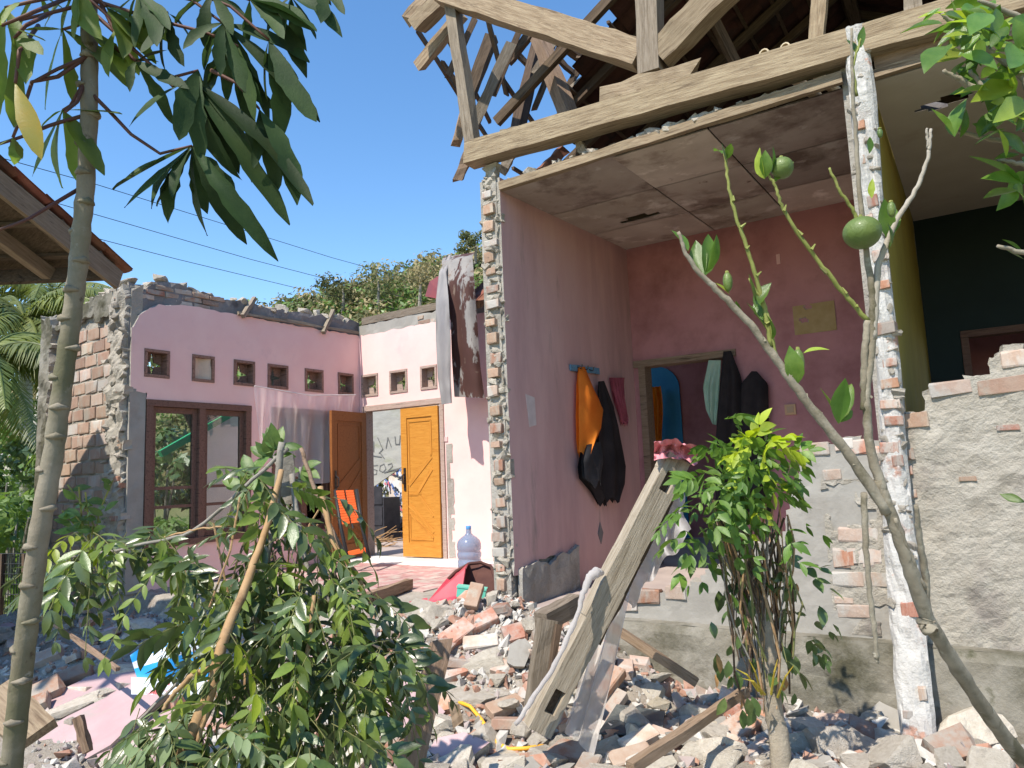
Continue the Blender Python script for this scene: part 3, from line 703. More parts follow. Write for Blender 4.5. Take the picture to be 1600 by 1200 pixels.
for i in range(rows+1):
    px, py, w, v = pk(i/rows); c = onv(px, py, v); hw = (onv(px+w/2, py, v)-onv(px-w/2, py, v)).length/2*.88
    for j in range(ringn+1):
        a = lerp(-1, 1, j/ringn); n_ = noise.fractal(V((a*1.4, c.z*6, 2.2)), .8, 2, 4)
        e = .022*n_+(.03*noise.fractal(V((3, c.z*9, a)), .8, 2, 3) if abs(a) > .9 else 0)
        colm.v.append((c.x+a*hw*(1+.10*nz(c.z*8, a*2)), v-.045*(1-a**4)-e, c.z+.01*nz(a*5, c.z*5)))
    for a in (1, -1): colm.v.append((c.x+a*hw*.9, VD+.09 if c.z > .1 else v+.12, c.z))
k_ = ringn+3
for i in range(rows):
    for j in range(k_):
        colm.f.append((i*k_+j, i*k_+(j+1) % k_, (i+1)*k_+(j+1) % k_, (i+1)*k_+j)); colm.m.append(0)
WHITEC = mat('whitish_mortar', (.52,.495,.46), (.62,.595,.555), 8, .97, 1., 22, [((.40,.36,.33), 4, (.55,.68)), ((.50,.30,.23), 5, (.60,.66))], bdist=.02, rnd_off=False)
colm.build('mortar_end', WHITEC, wd)
def pbrick(py, dx=0, sx=.5, sz=1.2, kind=None):
    kind = kind or random.choice('rgr')
    tt = [q for q in range(0, 1001) if pk(q/1000)[1] >= py][0]/1000; px, _, w, v = pk(tt)
    c = onv(px+dx, py, v); put('brick', random.choice(BR[kind]), wd, (c.x, v-.018, c.z), (1, rnd(-.1, .1), rnd(-.06, .06)), sc=(sx*.9, .8, sz))
for py, dx, sx, sz in ((200,-6,.3,1.0),(255,-8,.25,1.1),(318,4,.3,1.4),(348,-8,.3,1.2),(402,5,.4,1.2),(448,4,.45,.9),(515,2,.6,1.3),(568,4,.4,.9),(600,2,.5,1.1),(632,0,.55,1.0),(658,4,.5,1.0),(700,-6,.5,1.2),(720,6,.3,1.2),(950,6,.42,1.5),(1080,14,.2,1.2),(1112,-12,.25,.8)):
    pbrick(py, dx, sx, sz)
for i in range(90):
    q = rnd(0, .7); px, py, w, v = pk(q); c = onv(px+random.choice((-1, 1))*w*rnd(.1, .42), py, v)
    put('mortar_lump', random.choice(CH), wd, (c.x, v-.02, c.z), V((rnd(-1, 1), rnd(-1, 1), rnd(-1, 1))), sc=rnd(.035, .085))

wt = thing('teal_back_wall', 'dark teal back wall of the right room above a dark window frame', 'wall', (1.2, VT, 0))
tw = rect_v((1500, 512, 1600, 590), VT)
th_ = (tw[0]+.02, tw[0]+1.3, .9, tw[3])
mask_wall(1, VT, .15, -.314, 3.2, 0, 3.6, holes=[th_], step=.15, rough=.004, facing=-1, mats=[TEAL, PLASTER], parent=wt)
fr = MB(); t = .07
for q in ((th_[0], th_[1], th_[3]-t, th_[3]), (th_[0], th_[1], th_[2], th_[2]+t), (th_[0], th_[0]+t, th_[2]+t, th_[3]-t), (th_[1]-t, th_[1], th_[2]+t, th_[3]-t), ((th_[0]+th_[1])/2-t/2, (th_[0]+th_[1])/2+t/2, th_[2]+t, th_[3]-t)):
    fr.box2((q[0]+.002, VT-.02, q[2]+.002), (q[1]-.002, VT+.14, q[3]-.002))
fr.build('window_frame', FRAMEW, wt)
wr = thing('right_side_wall', 'dim far side wall of the right room', 'wall', (3.2, 6, 0))
MB().box2((3.2, 4.7, -.4), (3.35, 10.2, 3.6)).build('plaster', TEAL, wr)

# ================================================================== LOW BROKEN FRONT WALLS
def px_prof(pts, v): return [(onv(x, y, v).x, onv(x, y, v).z) for x, y in pts]
wl_ = thing('low_wall_stub', 'broken grey stub of front wall with bare bricks left of the tall brick partition', 'wall', (-1.2, VD, 0))
pm = px_prof([(955,955),(1000,938),(1060,925),(1130,880),(1175,848),(1222,842),(1238,770),(1256,694),(1330,686),(1392,690)], VD)
bump_ = lambda a, z: .015*nz(a*13, z*9)
mask_wall(1, VD, .11, pm[0][0], -.46, -.1, 2.0, keep=lambda a, z: z < prof(pm, a)+bump_(a, z), step=.035, jit=.012, rough=.012, facing=-1, mats=[SMOOTHC, ROUGH], parent=wl_, name='plaster', rs=3)
def pb(parent, x, y, v, sx=1, sz=1.2, k='r', d=.0):
    c = onv(x, y, v); put('brick', random.choice(BR[k]), parent, (c.x, v+.045-d, c.z), (1, rnd(-.05, .05), rnd(-.04, .04)), sc=(sx, 1, sz))
for x, y, sx, sz, k in ((1272,702,.8,1.5,'g'),(1318,694,.5,1.3,'g'),(1345,698,.6,1.6,'r'),(1366,712,.3,2,'r'),(1340,836,1.0,1.6,'g'),(1318,872,.55,2.0,'r'),(1350,868,.9,1.8,'g'),(1356,872,.3,2,'r'),(1325,905,.8,1.6,'g'),(1368,905,.7,1.6,'g'),(1318,938,.5,.7,'r'),(1010,932,.9,1.7,'r'),(1056,926,.7,1.7,'g'),(985,945,.5,1.6,'p'),(1300,742,.5,1.2,'g'),(1335,955,.9,1.4,'g')):
    pb(wl_, x, y, VD, sx, sz, k if random.random() < .4 else 'g', .008)
mask_wall(1, VD-.006, .02, onv(1295, 880, VD).x, onv(1385, 880, VD).x, .06, .95, keep=lambda a, z: nz(a*5, z*6, 3) > -.18+.5*max(0, abs(z-.45)-.3), step=.03, jit=.012, rough=.012, facing=-1, mats=[ROUGH, ROUGH], parent=wl_, name='bare_mortar', rs=8)
wf = thing('low_front_wall', 'rough grey rendered low wall with stepped brick top at the right', 'wall', (1.0, VD, 0))
pr = px_prof([(1395,700),(1412,690),(1418,645),(1440,640),(1447,598),(1545,588),(1553,545),(1610,538)], VD)+[(.9, 1.66), (1.0, 1.9), (3.2, 1.92)]
mask_wall(1, VD, .12, -.34, 3.2, -.1, 2.1, keep=lambda a, z: z < prof(pr, a)+bump_(a, z), step=.03, jit=.012, rough=.013, facing=-1, mats=[ROUGH, ROUGH], parent=wf, name='plaster', rs=8)
for x, y, sx, sz, k in ((1485,607,1.0,1.5,'g'),(1568,602,1.15,1.7,'p'),(1432,656,.6,1.7,'p'),(1420,710,.3,1.3,'r'),(1575,668,.5,.6,'r'),(1418,735,.25,1.0,'r'),(1423,772,.3,.9,'r'),(1512,748,.4,.5,'p'),(1590,560,.7,1.7,'g')):
    pb(wf, x, y, VD, sx, sz, k, .010)
# ================================================================== CEILINGS
ce = thing('plywood_ceiling', 'sagging stained plywood ceiling panels over the open rose room', 'ceiling', (-1.7, 5.8, 3.4))
us = [-3.06, -2.05, -1.32, -.46]; vs_ = [4.64, 5.50, 6.35, 7.17]
for i in range(3):
    for j in range(3):
        a0, a1, b0, b1 = us[i]+.006, us[i+1]-.006, vs_[j]+.006, vs_[j+1]-.006
        sag = rnd(.0, .03); q = MB()
        hole = (i == 0 and j == 1)
        def fn(s, t, a0=a0, a1=a1, b0=b0, b1=b1, sag=sag):
            u, v = lerp(a0, a1, s), lerp(b0, b1, t)
            return V((u, v, ceil_z(v)-sag*math.sin(math.pi*s)*math.sin(math.pi*t)+(.05*s*(1-t) if (i, j) == (0, 0) else 0)))
        n = 10
        for a in range(n):
            for b in range(n):
                if hole and (a-5.5)**2*.5+(b-6.6)**2 < 1.4: continue
                p = [fn(a/n, b/n), fn((a+1)/n, b/n), fn((a+1)/n, (b+1)/n), fn(a/n, (b+1)/n)]
                q.add(p+[w+V((0, 0, .008)) for w in p], [(0, 3, 2, 1), (4, 5, 6, 7)], 0)
        q.build('panel', PLY, ce, fix=False)
MB().box2((-3.05, 5.1, 3.56), (-.48, 7.16, 3.57)).build('sky_block_board', WOODD, ce)  # added dark board that blocks the sky behind the ceiling seams
beam('fascia', (-3.04, VD+.02, 3.39), (-.46, VD+.02, 3.42), .05, .07, WOODL, ce, seg=14, jit=.006)
for v in (5.5, 6.35): beam('joist', (-3.03, v, ceil_z(v)+.05), (-.47, v, ceil_z(v)+.05), .05, .07, WOODD, ce)
for u in (-2.05, -1.32): beam('joist', (u, 4.66, 3.45), (u, 7.14, 3.58), .05, .06, WOODD, ce)
for i in range(30):        # fallen mortar lying on the edge
    u = rnd(-2.3, -.5) if i > 4 else rnd(-3.0, -2.2)
    put('mortar_lump', random.choice(CH), ce, (u, VD+.05+rnd(-.02, .04), 3.44+rnd(0, .02)), V((rnd(-1, 1), rnd(-1, 1), .2)), sc=rnd(.05, .14))
c2 = thing('pale_ceiling', 'pale board ceiling of the right room with a torn oval hole', 'ceiling', (1.4, 5.8, 3.4))
q = MB(); n, m = 90, 70
for a in range(n):
    for b in range(m):
        u = lerp(-.31, 3.18, (a+.5)/n); v = lerp(4.68, 8.49, (b+.5)/m)
        hc = V((0.055, 5.333))
        if ((u-hc.x)/.17)**2+((v-hc.y+.15*(u-hc.x))/.085)**2 < 1+.3*nz(u*9, v*9): continue
        P4 = [V((lerp(-.31, 3.18, x/n), lerp(4.68, 8.49, y/m), 0)) for x, y in ((a, b), (a+1, b), (a+1, b+1), (a, b+1))]
        for w in P4: w.z = ceil_z(w.y)-.0
        q.add(P4+[w+V((0, 0, .008)) for w in P4], [(0, 3, 2, 1), (4, 5, 6, 7)])
q.build('panel', PLYW, c2, fix=False)
beam('fascia', (-.30, VD+.03, 3.38), (3.2, VD+.03, 3.40), .05, .05, WOODL, c2, seg=12, jit=.005)
beam('fascia', (-.28, VD+.05, 3.45), (3.2, VD+.05, 3.47), .05, .09, WOODM, c2, seg=12, jit=.005)
for u, s_c in ((-.16, .07), (.0, .16), (.1, .06), (.34, .10)):
    put('mortar_lump', random.choice(CH), c2, (u, VD+.05, 3.51+s_c*.25), V((rnd(-1, 1), rnd(-1, 1), .2)), sc=s_c)

# ================================================================== ROOF FRAME OF THE RIGHT HOUSE
rf = thing('broken_roof_frame', 'splintered timber roof frame left standing above the open rooms', 'roof', (-1.6, 4.6, 3.5))
def bpx(name, a, b, w, h, mt, va=VD, vb=VD, **k): return beam(name, onv(a[0], a[1], va), onv(b[0], b[1], vb), w, h, mt, rf, **k)
bpx('tie_beam', (735,243), (1620,-8), .16, .18, WOODL, seg=22, jit=.0045, rag=.02)
bpx('post', (1011,-130), (1018,118), .15, .16, WOODG, up=(1, 0, 0), seg=6)
bpx('bearing_block', (950,152), (1090,115), .15, .12, WOODL, 4.6, 4.6, seg=5, jit=.012, rag=.05)
bpx('strut', (690,-12), (1003,88), .15, .19, WOODL, 4.55, 4.6, seg=16, jit=.007)
bpx('strut', (1030,88), (1140,-24), .14, .2, WOODL, 4.6, 4.6, seg=6, jit=.006)
bpx('post', (707,6), (741,238), .11, .10, WOODG, 4.60, 4.6, up=(1, 0, 0), seg=6, jit=.006)
bpx('rafter', (1283,-30), (1276,62), .07, .10, WOODL, 5.0, 5.0, up=(1, 0, 0))
bpx('rafter', (1425,-30), (1428,40), .07, .10, WOODG, 4.9, 4.9, up=(1, 0, 0))
bpx('rafter', (1100,0), (1155,110), .06, .09, WOODD, 6.0, 6.2)
# broken rafter tails and battens against the sky
for nm, a, b, w, h, mt, va, vb in (
    ('rafter', (690,-30), (636,32), .07, .10, WOODL, 4.9, 4.8), ('rafter', (716,-22), (648,44), .13, .14, WOODL, 4.8, 4.7), ('rafter', (722,22), (655,104), .08, .11, WOODL, 5.0, 4.9),
    ('batten', (652,48), (776,238), .035, .05, WOODD, 5.3, 6.8), ('rafter', (768,60), (728,165), .10, .12, WOODD, 5.8, 5.7), ('rafter', (732,150), (714,222), .07, .09, WOODM, 5.6, 5.5),
    ('rafter', (797,70), (738,200), .08, .10, WOODG, 5.5, 5.2), ('rafter', (842,62), (806,212), .09, .11, WOODD, 5.9, 5.3), ('rafter', (842,55), (893,192), .11, .13, WOODM, 5.3, 5.0),
    ('batten', (808,84), (845,124), .04, .05, WOODD, 6.0, 6.3), ('batten', (858,80), (902,120), .04, .05, WOODD, 6.2, 6.5), ('rafter', (830,52), (792,98), .07, .09, WOODD, 5.8, 5.7),
    ('rafter', (862,70), (838,112), .07, .08, WOODG, 5.6, 5.5), ('rafter', (965,82), (868,164), .06, .09, WOODG, 6.4, 6.2), ('rafter', (940,112), (878,190), .07, .09, WOODM, 6.8, 6.5),
    ('rafter', (870,58), (1000,160), .09, .11, WOODD, 5.9, 6.9), ('rafter', (734,235), (717,278), .06, .08, WOODM, 5.0, 4.95), ('rafter', (800,240), (785,268), .06, .08, WOODG, 5.0, 4.95),
    ('rafter', (905,222), (912,238), .05, .06, WOODG, 4.7, 4.7), ('rafter', (845,270), (880,235), .06, .09, TILE, 5.2, 5.5)):
    bpx(nm, a, b, w, h, mt, va, vb, rag=.05, jit=.008)
for a, b, va, vb, w in (((742,30),(700,120),5.2,5.0,.05), ((760,20),(792,150),5.4,5.9,.04), ((815,40),(770,150),5.7,5.5,.05), ((880,60),(835,170),6.2,6.0,.05), ((905,90),(960,190),6.0,6.6,.04), ((925,70),(880,150),6.6,6.4,.06),
                        ((700,60),(765,190),5.4,6.3,.035), ((775,110),(850,215),5.7,6.5,.035), ((690,95),(728,150),5.3,5.6,.035), ((930,60),(1000,120),6.2,6.8,.05), ((858,120),(905,190),6.2,6.7,.04)):
    bpx('batten', a, b, w, w*1.2, WOODD, va, vb, rag=.03, jit=.004)
bpx('wood_block', (786,212), (812,206), .10, .06, WOODG, 4.58, 4.58)
for px, py, r in ((1193,84,.036), (1226,74,.034)):      # bamboo ends lying on the beam
    c = onv(px, py, VD-.03); mb = MB(); n = 12
    dv = V((.25, 1, -.03)).normalized(); x_ = dv.orthogonal().normalized(); y_ = dv.cross(x_)
    for L_, rr in ((0, r), (.8, r), (.8, r*.75), (0, r*.75)):
        for j in range(n): mb.v.append(tuple(c+dv*L_+(x_*math.cos(j*2*math.pi/n)+y_*math.sin(j*2*math.pi/n))*rr))
    for a, b in ((0, 1), (1, 2), (2, 3), (3, 0)):
        for j in range(n): mb.f.append((a*n+j, a*n+(j+1) % n, b*n+(j+1) % n, b*n+j)); mb.m.append(0)
    mb.build('bamboo_pole', mat('old_bamboo', (.42,.34,.22), (.50,.41,.28), 8, .7, .2, 30), rf)
# remaining tiled slopes behind
RU, RZ, EU, EZ = -.6, 5.75, -3.95, 3.75
sl_l = V((EU-RU, 0, EZ-RZ)); nl = V((sl_l.z, 0, -sl_l.x)).normalized()
if nl.z < 0: nl = -nl
def slope(u): return RZ+(EZ-RZ)*(u-RU)/(EU-RU)
def slopeR(u): return RZ-(u-RU)*.55
TM = []
for s_ in range(6):
    t = MB(); r = random.Random(s_)
    t.grid(lambda a, b: V((lerp(-.15, .15, a), lerp(-.11, .11, b), .012*math.sin(b*math.pi*2)+.012*(a-.5)+r.uniform(-.002, .002))), 3, 6)
    t2 = MB(); t2.add([V(p)+V((0, 0, .0)) for p in t.v], t.f); t2.add([V(p)+V((0, 0, .014)) for p in t.v], [f[::-1] for f in t.f])
    TM.append(t2.mesh('roof_tile', SHADETILE if s_ > 2 else TILE, fix=False))
def keep_tile(u, v):
    e = -2.75+.35*nz(v*1.3, 4.)-.45*sm(v, 5.4, 6.4)+ (.9*sm(v, 6.6, 8.2)*-1) + (1.0*sm(-v, -5.6, -4.7))
    return u > e and v > 4.95+.3*nz(u*2, 9) or (v > 8.0)
ntile = 0; rest = MB(); tv, tf = mesh_data(TM[0])
for i in range(15):
    for j in range(26):
        u = EU+.1+i*.26*.86; v = 4.75+j*.205
        if not keep_tile(u, v) or u > RU+.05: continue
        p = V((u+rnd(-.01, .01), v, slope(u)+.07+rnd(-.006, .006))); d = -sl_l
        if ntile < 290 and (u < -1.1):
            put('roof_tile', random.choice(TM[3:]), rf, p, d+V((0, rnd(-.02, .02), 0)), nl+V((rnd(-.04, .04), 0, 0))); ntile += 1
        else:
            B = basis(d, nl); rest.add([B @ w+p for w in tv], tf)
for i in range(18):
    for j in range(26):
        u = RU+.05+i*.24; v = 4.75+j*.205
        B = basis(V((-1, 0, .55)), V((.48, 0, .87))); p = V((u, v, slopeR(u)+.07)); rest.add([B @ w+p for w in tv], tf)
tag(rest.build('roof_tiles', SHADETILE, rf, fix=False), kind='stuff')
for j in range(9):
    v = 4.95+j*.6
    u0 = EU if v > 6.2 else -3.2+rnd(-.3, .3)
    beam('rafter', (u0, v, slope(u0)), (RU, v, RZ), .055, .08, WOODD, rf); beam('rafter', (RU, v, RZ), (3.5, v, slopeR(3.5)), .055, .08, WOODD, rf)
for i in range(13):
    u = EU+.15+i*.26; v0 = 5.0+rnd(-.2, .3) if u > -2.4 else 5.6+rnd(-.5, .6)
    beam('batten', (u, v0, slope(u)+.05), (u, 10.0, slope(u)+.05), .03, .025, WOODD, rf)
beam('ridge_beam', (RU, 4.75, RZ-.1), (RU, 10.1, RZ-.1), .1, .14, WOODD, rf)
gb = MB(); gb.poly([(EU-.2, 10.05, 3.5), (3.8, 10.05, 3.35), (RU, 10.05, RZ+.15)], (0, .12, 0)); gb.build('sky_block_gable', DARKC, rf)  # dark gable added to keep sky light out of the roof space

# small tiled eave beside the hanging metal sheets
ev = thing('small_tiled_eave', 'small remnant of red tiled eave behind the hanging metal sheets', 'roof', onv(715, 420, 7.6))
pL, pR, pT = onv(668, 448, 7.0), onv(790, 460, 7.0), onv(740, 385, 8.2)
for i in range(6):
    for j in range(5):
        a = lerp(-5.0, -3.55, i/5); q = lerp(0, 1, j/4); pz = V((a, lerp(6.9, 8.0, q), lerp(3.22, 3.98, q)))
        put('roof_tile', random.choice(TM[:3]), ev, pz, (0, 1.1, .76), (0, -.57, .82), sc=(1.05, 1.25, 1))
for a in (-4.9, -4.2, -3.6): beam('rafter', (a, 6.85, 3.10), (a, 8.1, 3.97), .06, .09, WOODM, ev)
beam('wall_plate', (-5.1, 7.28, 3.30), (-3.3, 7.28, 3.30), .1, .1, WOODD, ev)

# ================================================================== HANGING METAL SHEETS
TIN = mat('stained_tin', (.42,.39,.37), (.52,.48,.45), 6, .8, .2, 12, [((.13,.06,.05), 2.1, (.50,.53)), ((.34,.24,.19), 5, (.60,.66))], stretch=(1.6, 1, .55), spec=.2)
TING = mat('grey_tin', (.36,.34,.34), (.46,.43,.42), 6, .8, .2, 12, (.34,.27,.25), 3, (.6,.7), stretch=(1, 1, .4), spec=.2)
def sheet(label, L, R, mt, name='metal_sheet', bow=.05):
    b = onv((L[-1][0]+R[-1][0])/2, L[-1][1], 6.7); o = thing(name, label, 'sheet', b, 'stained metal sheets hanging from the eave')
    n = len(L)-1; mb = MB()
    def fn(s, t):
        x = t*n; i = min(int(x), n-1); q = x-i
        l = [lerp(a, c, q) for a, c in zip(L[i], L[i+1])]; r = [lerp(a, c, q) for a, c in zip(R[i], R[i+1])]
        px, py, v = [lerp(a, c, s) for a, c in zip(l, r)]
        return onv(px, py, v+bow*math.sin(s*math.pi*2.2)+.02*nz(s*4, t*9))
    mb.grid(fn, 10, 40); m2 = MB(); m2.add(mb.v, mb.f); m2.add([V(p)+V((0, .004, 0)) for p in mb.v], [f[::-1] for f in mb.f])
    m2.build('sheet', mt, o, smooth=True, fix=False)
sheet('wide metal sheet with dark brown scalloped stain hanging from the broken eave', [(692,402,7.3),(690,410,6.95),(696,440,6.75),(704,500,6.7),(706,560,6.7),(710,620,6.72)], [(742,394,7.3),(738,400,6.95),(741,440,6.75),(746,510,6.7),(750,570,6.7),(757,622,6.72)], TIN)
sheet('narrow grey metal strip hanging left of the brown stained sheet', [(700,398,7.2),(686,425,6.85),(681,470,6.7),(681,530,6.65),(684,590,6.65),(690,632,6.66)], [(706,398,7.2),(697,425,6.8),(701,470,6.62),(704,530,6.58),(704,590,6.6),(706,630,6.6)], TING, bow=.02)
pk_ = onv(668, 462, 6.9)
rs_ = thing('red_metal_flap', 'small dark red metal flap sticking out beside the hanging sheets', 'sheet', pk_)
MB().poly([onv(664,463,6.9), onv(700,470,6.85), onv(702,420,7.0), onv(671,440,6.95)], (0, .01, 0)).build('flap', mat('dark_red_tin', (.22,.05,.05), (.16,.05,.06), 5, .5, .1, 20, metal=.2), rs_)

# ================================================================== NEIGHBOUR'S EAVE, upper left
e0 = at(174, 432, 5.35)
ne = thing('neighbour_eave', 'overhanging tiled eave of the neighbouring house at the upper left', 'roof', e0)
up_s = (at(0, 262, 4.55)-at(188, 418, 5.35)).normalized()      # up the slope, towards the camera
lf_ = -R0; n_e = up_s.cross(lf_)
if n_e.z < 0: n_e = -n_e
def EP(l, s, h=0): return e0+lf_*l+up_s*s+n_e*h
beam('barge_board', EP(-.02, -.05, .0), EP(-.02, 3.2, .0), .035, .16, WOODM, ne, up=n_e, seg=8)
for i in range(9): beam('rafter', EP(.45+i*.42, .02, .02), EP(.45+i*.42, 3.2, .02), .06, .10, WOODD if i > 0 else WOODM, ne, up=n_e)
for i in range(9): beam('batten', EP(-.02, .15+i*.34, .10), EP(4.3, .15+i*.34, .10), .04, .03, WOODD, ne, up=n_e)
MB().box(EP(2.1, .02, .02), (4.25, .03, .13), basis(lf_, n_e)).build('fascia', WOODD, ne)
su = MB(); su.add([EP(0, 0, .125), EP(4.3, 0, .125), EP(4.3, 3.2, .125), EP(0, 3.2, .125)], [(0, 1, 2, 3)]); su.add([EP(0, 0, .13), EP(4.3, 0, .13), EP(4.3, 3.2, .13), EP(0, 3.2, .13)], [(3, 2, 1, 0)]); su.build('underlay', WOODD, ne, fix=False)
for j in range(13):
    for i in range(20):
        put('roof_tile', random.choice(TM[:3]), ne, EP(.06+i*.215, .02+j*.25, .16+rnd(-.004, .006)), up_s+V((0, 0, .03)), n_e+V((rnd(-.05, .05), 0, 0)))
gq = MB(); gq.poly([(-9.9, 2.35, -.8), (-7.05, 2.35, -.8), (-7.05, 2.35, 2.5), (-7.98, 2.35, 3.6), (-9.6, 2.35, 2.2)], (0, .12, 0)); gq.build('shadow_gable', PLASTER, ne)  # added out-of-frame gable, shaped to cast the pointed shadow on the brick wall
# support so the eave stands: posts left of the frame
for l_ in (2.6, 4.2):
    q = EP(l_, 1.2, 0); beam('post', (q.x, q.y, -.5), q, .12, .12, WOODM, ne, up=(1, 0, 0))

# ================================================================== HANGING CLOTHES AND SMALL THINGS
def cloth(o, name, mt, fn, n=14, k=18, th=.004):
    mb = MB(); mb.grid(fn, n, k); return mb.build(name, mt, o, smooth=True, fix=False)
SHEER = mat('sheer_net', (.88,.82,.82), (.90,.85,.85), 8, .9, 0, 20, transl=.5, alpha=.42)
nt_o = thing('net_curtain', 'sheer pale net curtain tied across the window beside the shaded door leaf', 'curtain', (UA+.1, 5.9, 1.0))
c0, c1 = onu(398, 603, UA+.12), onu(556, 617, UA+.12)
def netf(s, t):
    p = c0.lerp(c1, s); sg = -.06*math.sin(math.pi*s)
    bot = prof([(0, .62), (.35, .75), (.55, .84), (.75, .85), (1, .45)], s)
    y = p.y+(.05*math.sin(s*23)*t)*(.5)+.14*t*(.5-s)
    return V((UA+.10+.04*math.sin(s*41+t*2)*(.3+t), y, p.z+sg-bot*1.35*t))
cloth(nt_o, 'net', SHEER, netf, 60, 24)
MB().tube([c0+V((0, 0, .0)), c0.lerp(c1, .5)+V((0, 0, -.06)), c1], .008, 6).build('cord', mat('white_cord', (.6,.55,.55), None, rough=.8, bump=0), nt_o)
# hooks and clothes on the rose wall
hk = onu(910, 575, U1+.03); hk2 = onu(934, 578, U1+.03)
h_ = thing('hook_rail', 'short blue hook rail on the rose wall', 'rail', hk)
beam('rail', onu(891, 574, U1+.02), onu(935, 580, U1+.02), .02, .06, mat('blue_rail', (.10,.22,.32), (.14,.26,.36), 8, .7, .2, 30), h_)
for q in range(3): MB().tube([hk+V((0, -.1+.12*q, 0)), hk+V((.04, -.1+.12*q, -.02)), hk+V((.05, -.1+.12*q, .02))], .006, 5).build('hook', MATS['dark_metal'], h_)
def garment(name, label, L, R, mt, u, fold=.03, bulge=.06, fq=9):
    b = onu((L[-1][0]+R[-1][0])/2, L[-1][1], u); o = thing(name, label, 'garment', b, 'clothes hanging in the open room')
    n = len(L)-1
    def fn(s, t, back=0):
        x = t*n; i = min(int(x), n-1); q = x-i
        a = [lerp(c, d, q) for c, d in zip(L[i], L[i+1])]; c = [lerp(e, d, q) for e, d in zip(R[i], R[i+1])]
        p = onu(lerp(a[0], c[0], s), lerp(a[1], c[1], s), u)
        w = min(1, t*3); p = p+V((0, 0, .035*math.sin(s*fq*1.7+1)*t**4))
        return p+V((bulge*math.sin(s*math.pi)*w+fold*math.sin(s*fq+t*3)*w, 0, 0)) if not back else p+V((-.01, 0, 0))
    mb = MB(); mb.grid(fn, 18, 20); mb.grid(lambda s, t: fn(s, t, 1), 6, 20); mb.build('cloth', mt, o, smooth=True, fix=False); return o
DKCL = mat('black_cloth', (.016,.012,.013), (.028,.022,.022), 6, .9, .3, 60)
DKCL2 = mat('charcoal_cloth', (.03,.028,.03), (.05,.05,.055), 6, .85, .3, 60)
garment('orange_shirt', 'orange shirt hanging from the blue hook rail', [(905,573),(902,600),(901,650),(902,690),(904,712)], [(914,573),(928,610),(940,640),(935,665),(912,710)], ORANGE, U1+.05, .02, .10, 6)
garment('black_jacket', 'black jacket hanging against the rose wall beside the orange shirt', [(936,596),(934,640),(932,690),(930,730),(932,760),(940,784)], [(944,595),(957,635),(966,680),(977,728),(976,755),(968,780)], DKCL, U1+.07, .025, .05, 14)
garment('black_trousers', 'black trousers hanging below the orange shirt', [(920,680),(908,708),(904,730),(906,748),(922,768),(934,786)], [(938,676),(940,710),(942,740),(944,760),(946,776),(944,786)], DKCL, U1+.06, .02, .04, 10)
garment('grey_trousers', 'dark grey trousers hanging in front of the black jacket', [(918,695),(910,720),(912,748),(924,760)], [(938,690),(942,720),(940,745),(938,752)], DKCL2, U1+.13, .012, .03, 8)
garment('pink_straps', 'thin red straps hanging by the corner of the rose wall', [(953,590),(958,620),(968,650),(972,662)], [(976,590),(976,620),(979,648),(980,662)], mat('crimson_cloth', (.30,.06,.09), (.36,.09,.12), 8, .85, .2, 60, alpha=.75), U1+.03, .02, .01, 30)
def garment_v(name, label, L, R, mt, v, fold=.03, bulge=.05, fq=9):
    b = onv((L[-1][0]+R[-1][0])/2, L[-1][1], v); o = thing(name, label, 'garment', b, 'clothes hanging in the open room')
    n = len(L)-1
    def fn(s, t, back=0):
        x = t*n; i = min(int(x), n-1); q = x-i
        a = [lerp(c, d, q) for c, d in zip(L[i], L[i+1])]; c = [lerp(e, d, q) for e, d in zip(R[i], R[i+1])]
        p = onv(lerp(a[0], c[0], s), lerp(a[1], c[1], s), v); w = min(1, t*3)
        return p-V((0, bulge*math.sin(s*math.pi)*w+fold*math.sin(s*fq+t*3)*w, 0)) if not back else p+V((0, .01, 0))
    mb = MB(); mb.grid(fn, 18, 20); mb.grid(lambda s, t: fn(s, t, 1), 6, 20); mb.build('cloth', mt, o, smooth=True, fix=False); return o
garment_v('green_cloth', 'pale green cloth hanging from the inner doorway', [(1107,563),(1099,605),(1104,640),(1113,662)], [(1126,563),(1124,600),(1122,640),(1119,664)], mat('pale_green_cloth', (.30,.44,.33), (.38,.50,.40), 8, .8, .2, 50, transl=.2), VB-.06, .02, .03, 12)
garment_v('black_dress', 'long black dress hanging at the right side of the inner doorway', [(1130,549),(1126,600),(1120,680),(1118,800)], [(1142,548),(1158,590),(1164,680),(1166,800)], DKCL, VB-.08, .03, .06, 9)
garment_v('black_robe', 'black robe with a rounded hood hanging right of the doorway', [(1174,580),(1160,598),(1158,660),(1152,800)], [(1182,580),(1200,600),(1201,660),(1204,800)], DKCL, VB-.08, .03, .08, 8)
lp = onv(1205, 608, VB-.05); 

# water jug
jg = onz(734, 892, 0.01); JUGC = onz(734, 888, .0)
jo = thing('water_jug', 'empty bluish plastic water jug standing by the brick wall end', 'jug', JUGC)
def lathe(name, mt, o, c, pr_, n=28):
    mb = MB(); mb.grid(lambda s, t: (lambda x: c+V((x[0]*math.cos(2*math.pi*t), x[0]*math.sin(2*math.pi*t), x[1])))(pr_[int(round(s*(len(pr_)-1)))]), len(pr_)-1, n)
    return mb.build(name, mt, o, smooth=True)
JUG = mat('jug_plastic', (.17,.24,.36), None, rough=.12, bump=0, alpha=.7, spec=.6)
lathe('body', JUG, jo, JUGC, [(.02,.004),(.125,.004),(.135,.02),(.137,.08),(.128,.10),(.128,.115),(.138,.13),(.138,.17),(.129,.185),(.129,.20),(.138,.215),(.137,.27),(.125,.31),(.09,.345),(.05,.37),(.032,.39),(.028,.44),(.026,.47)])
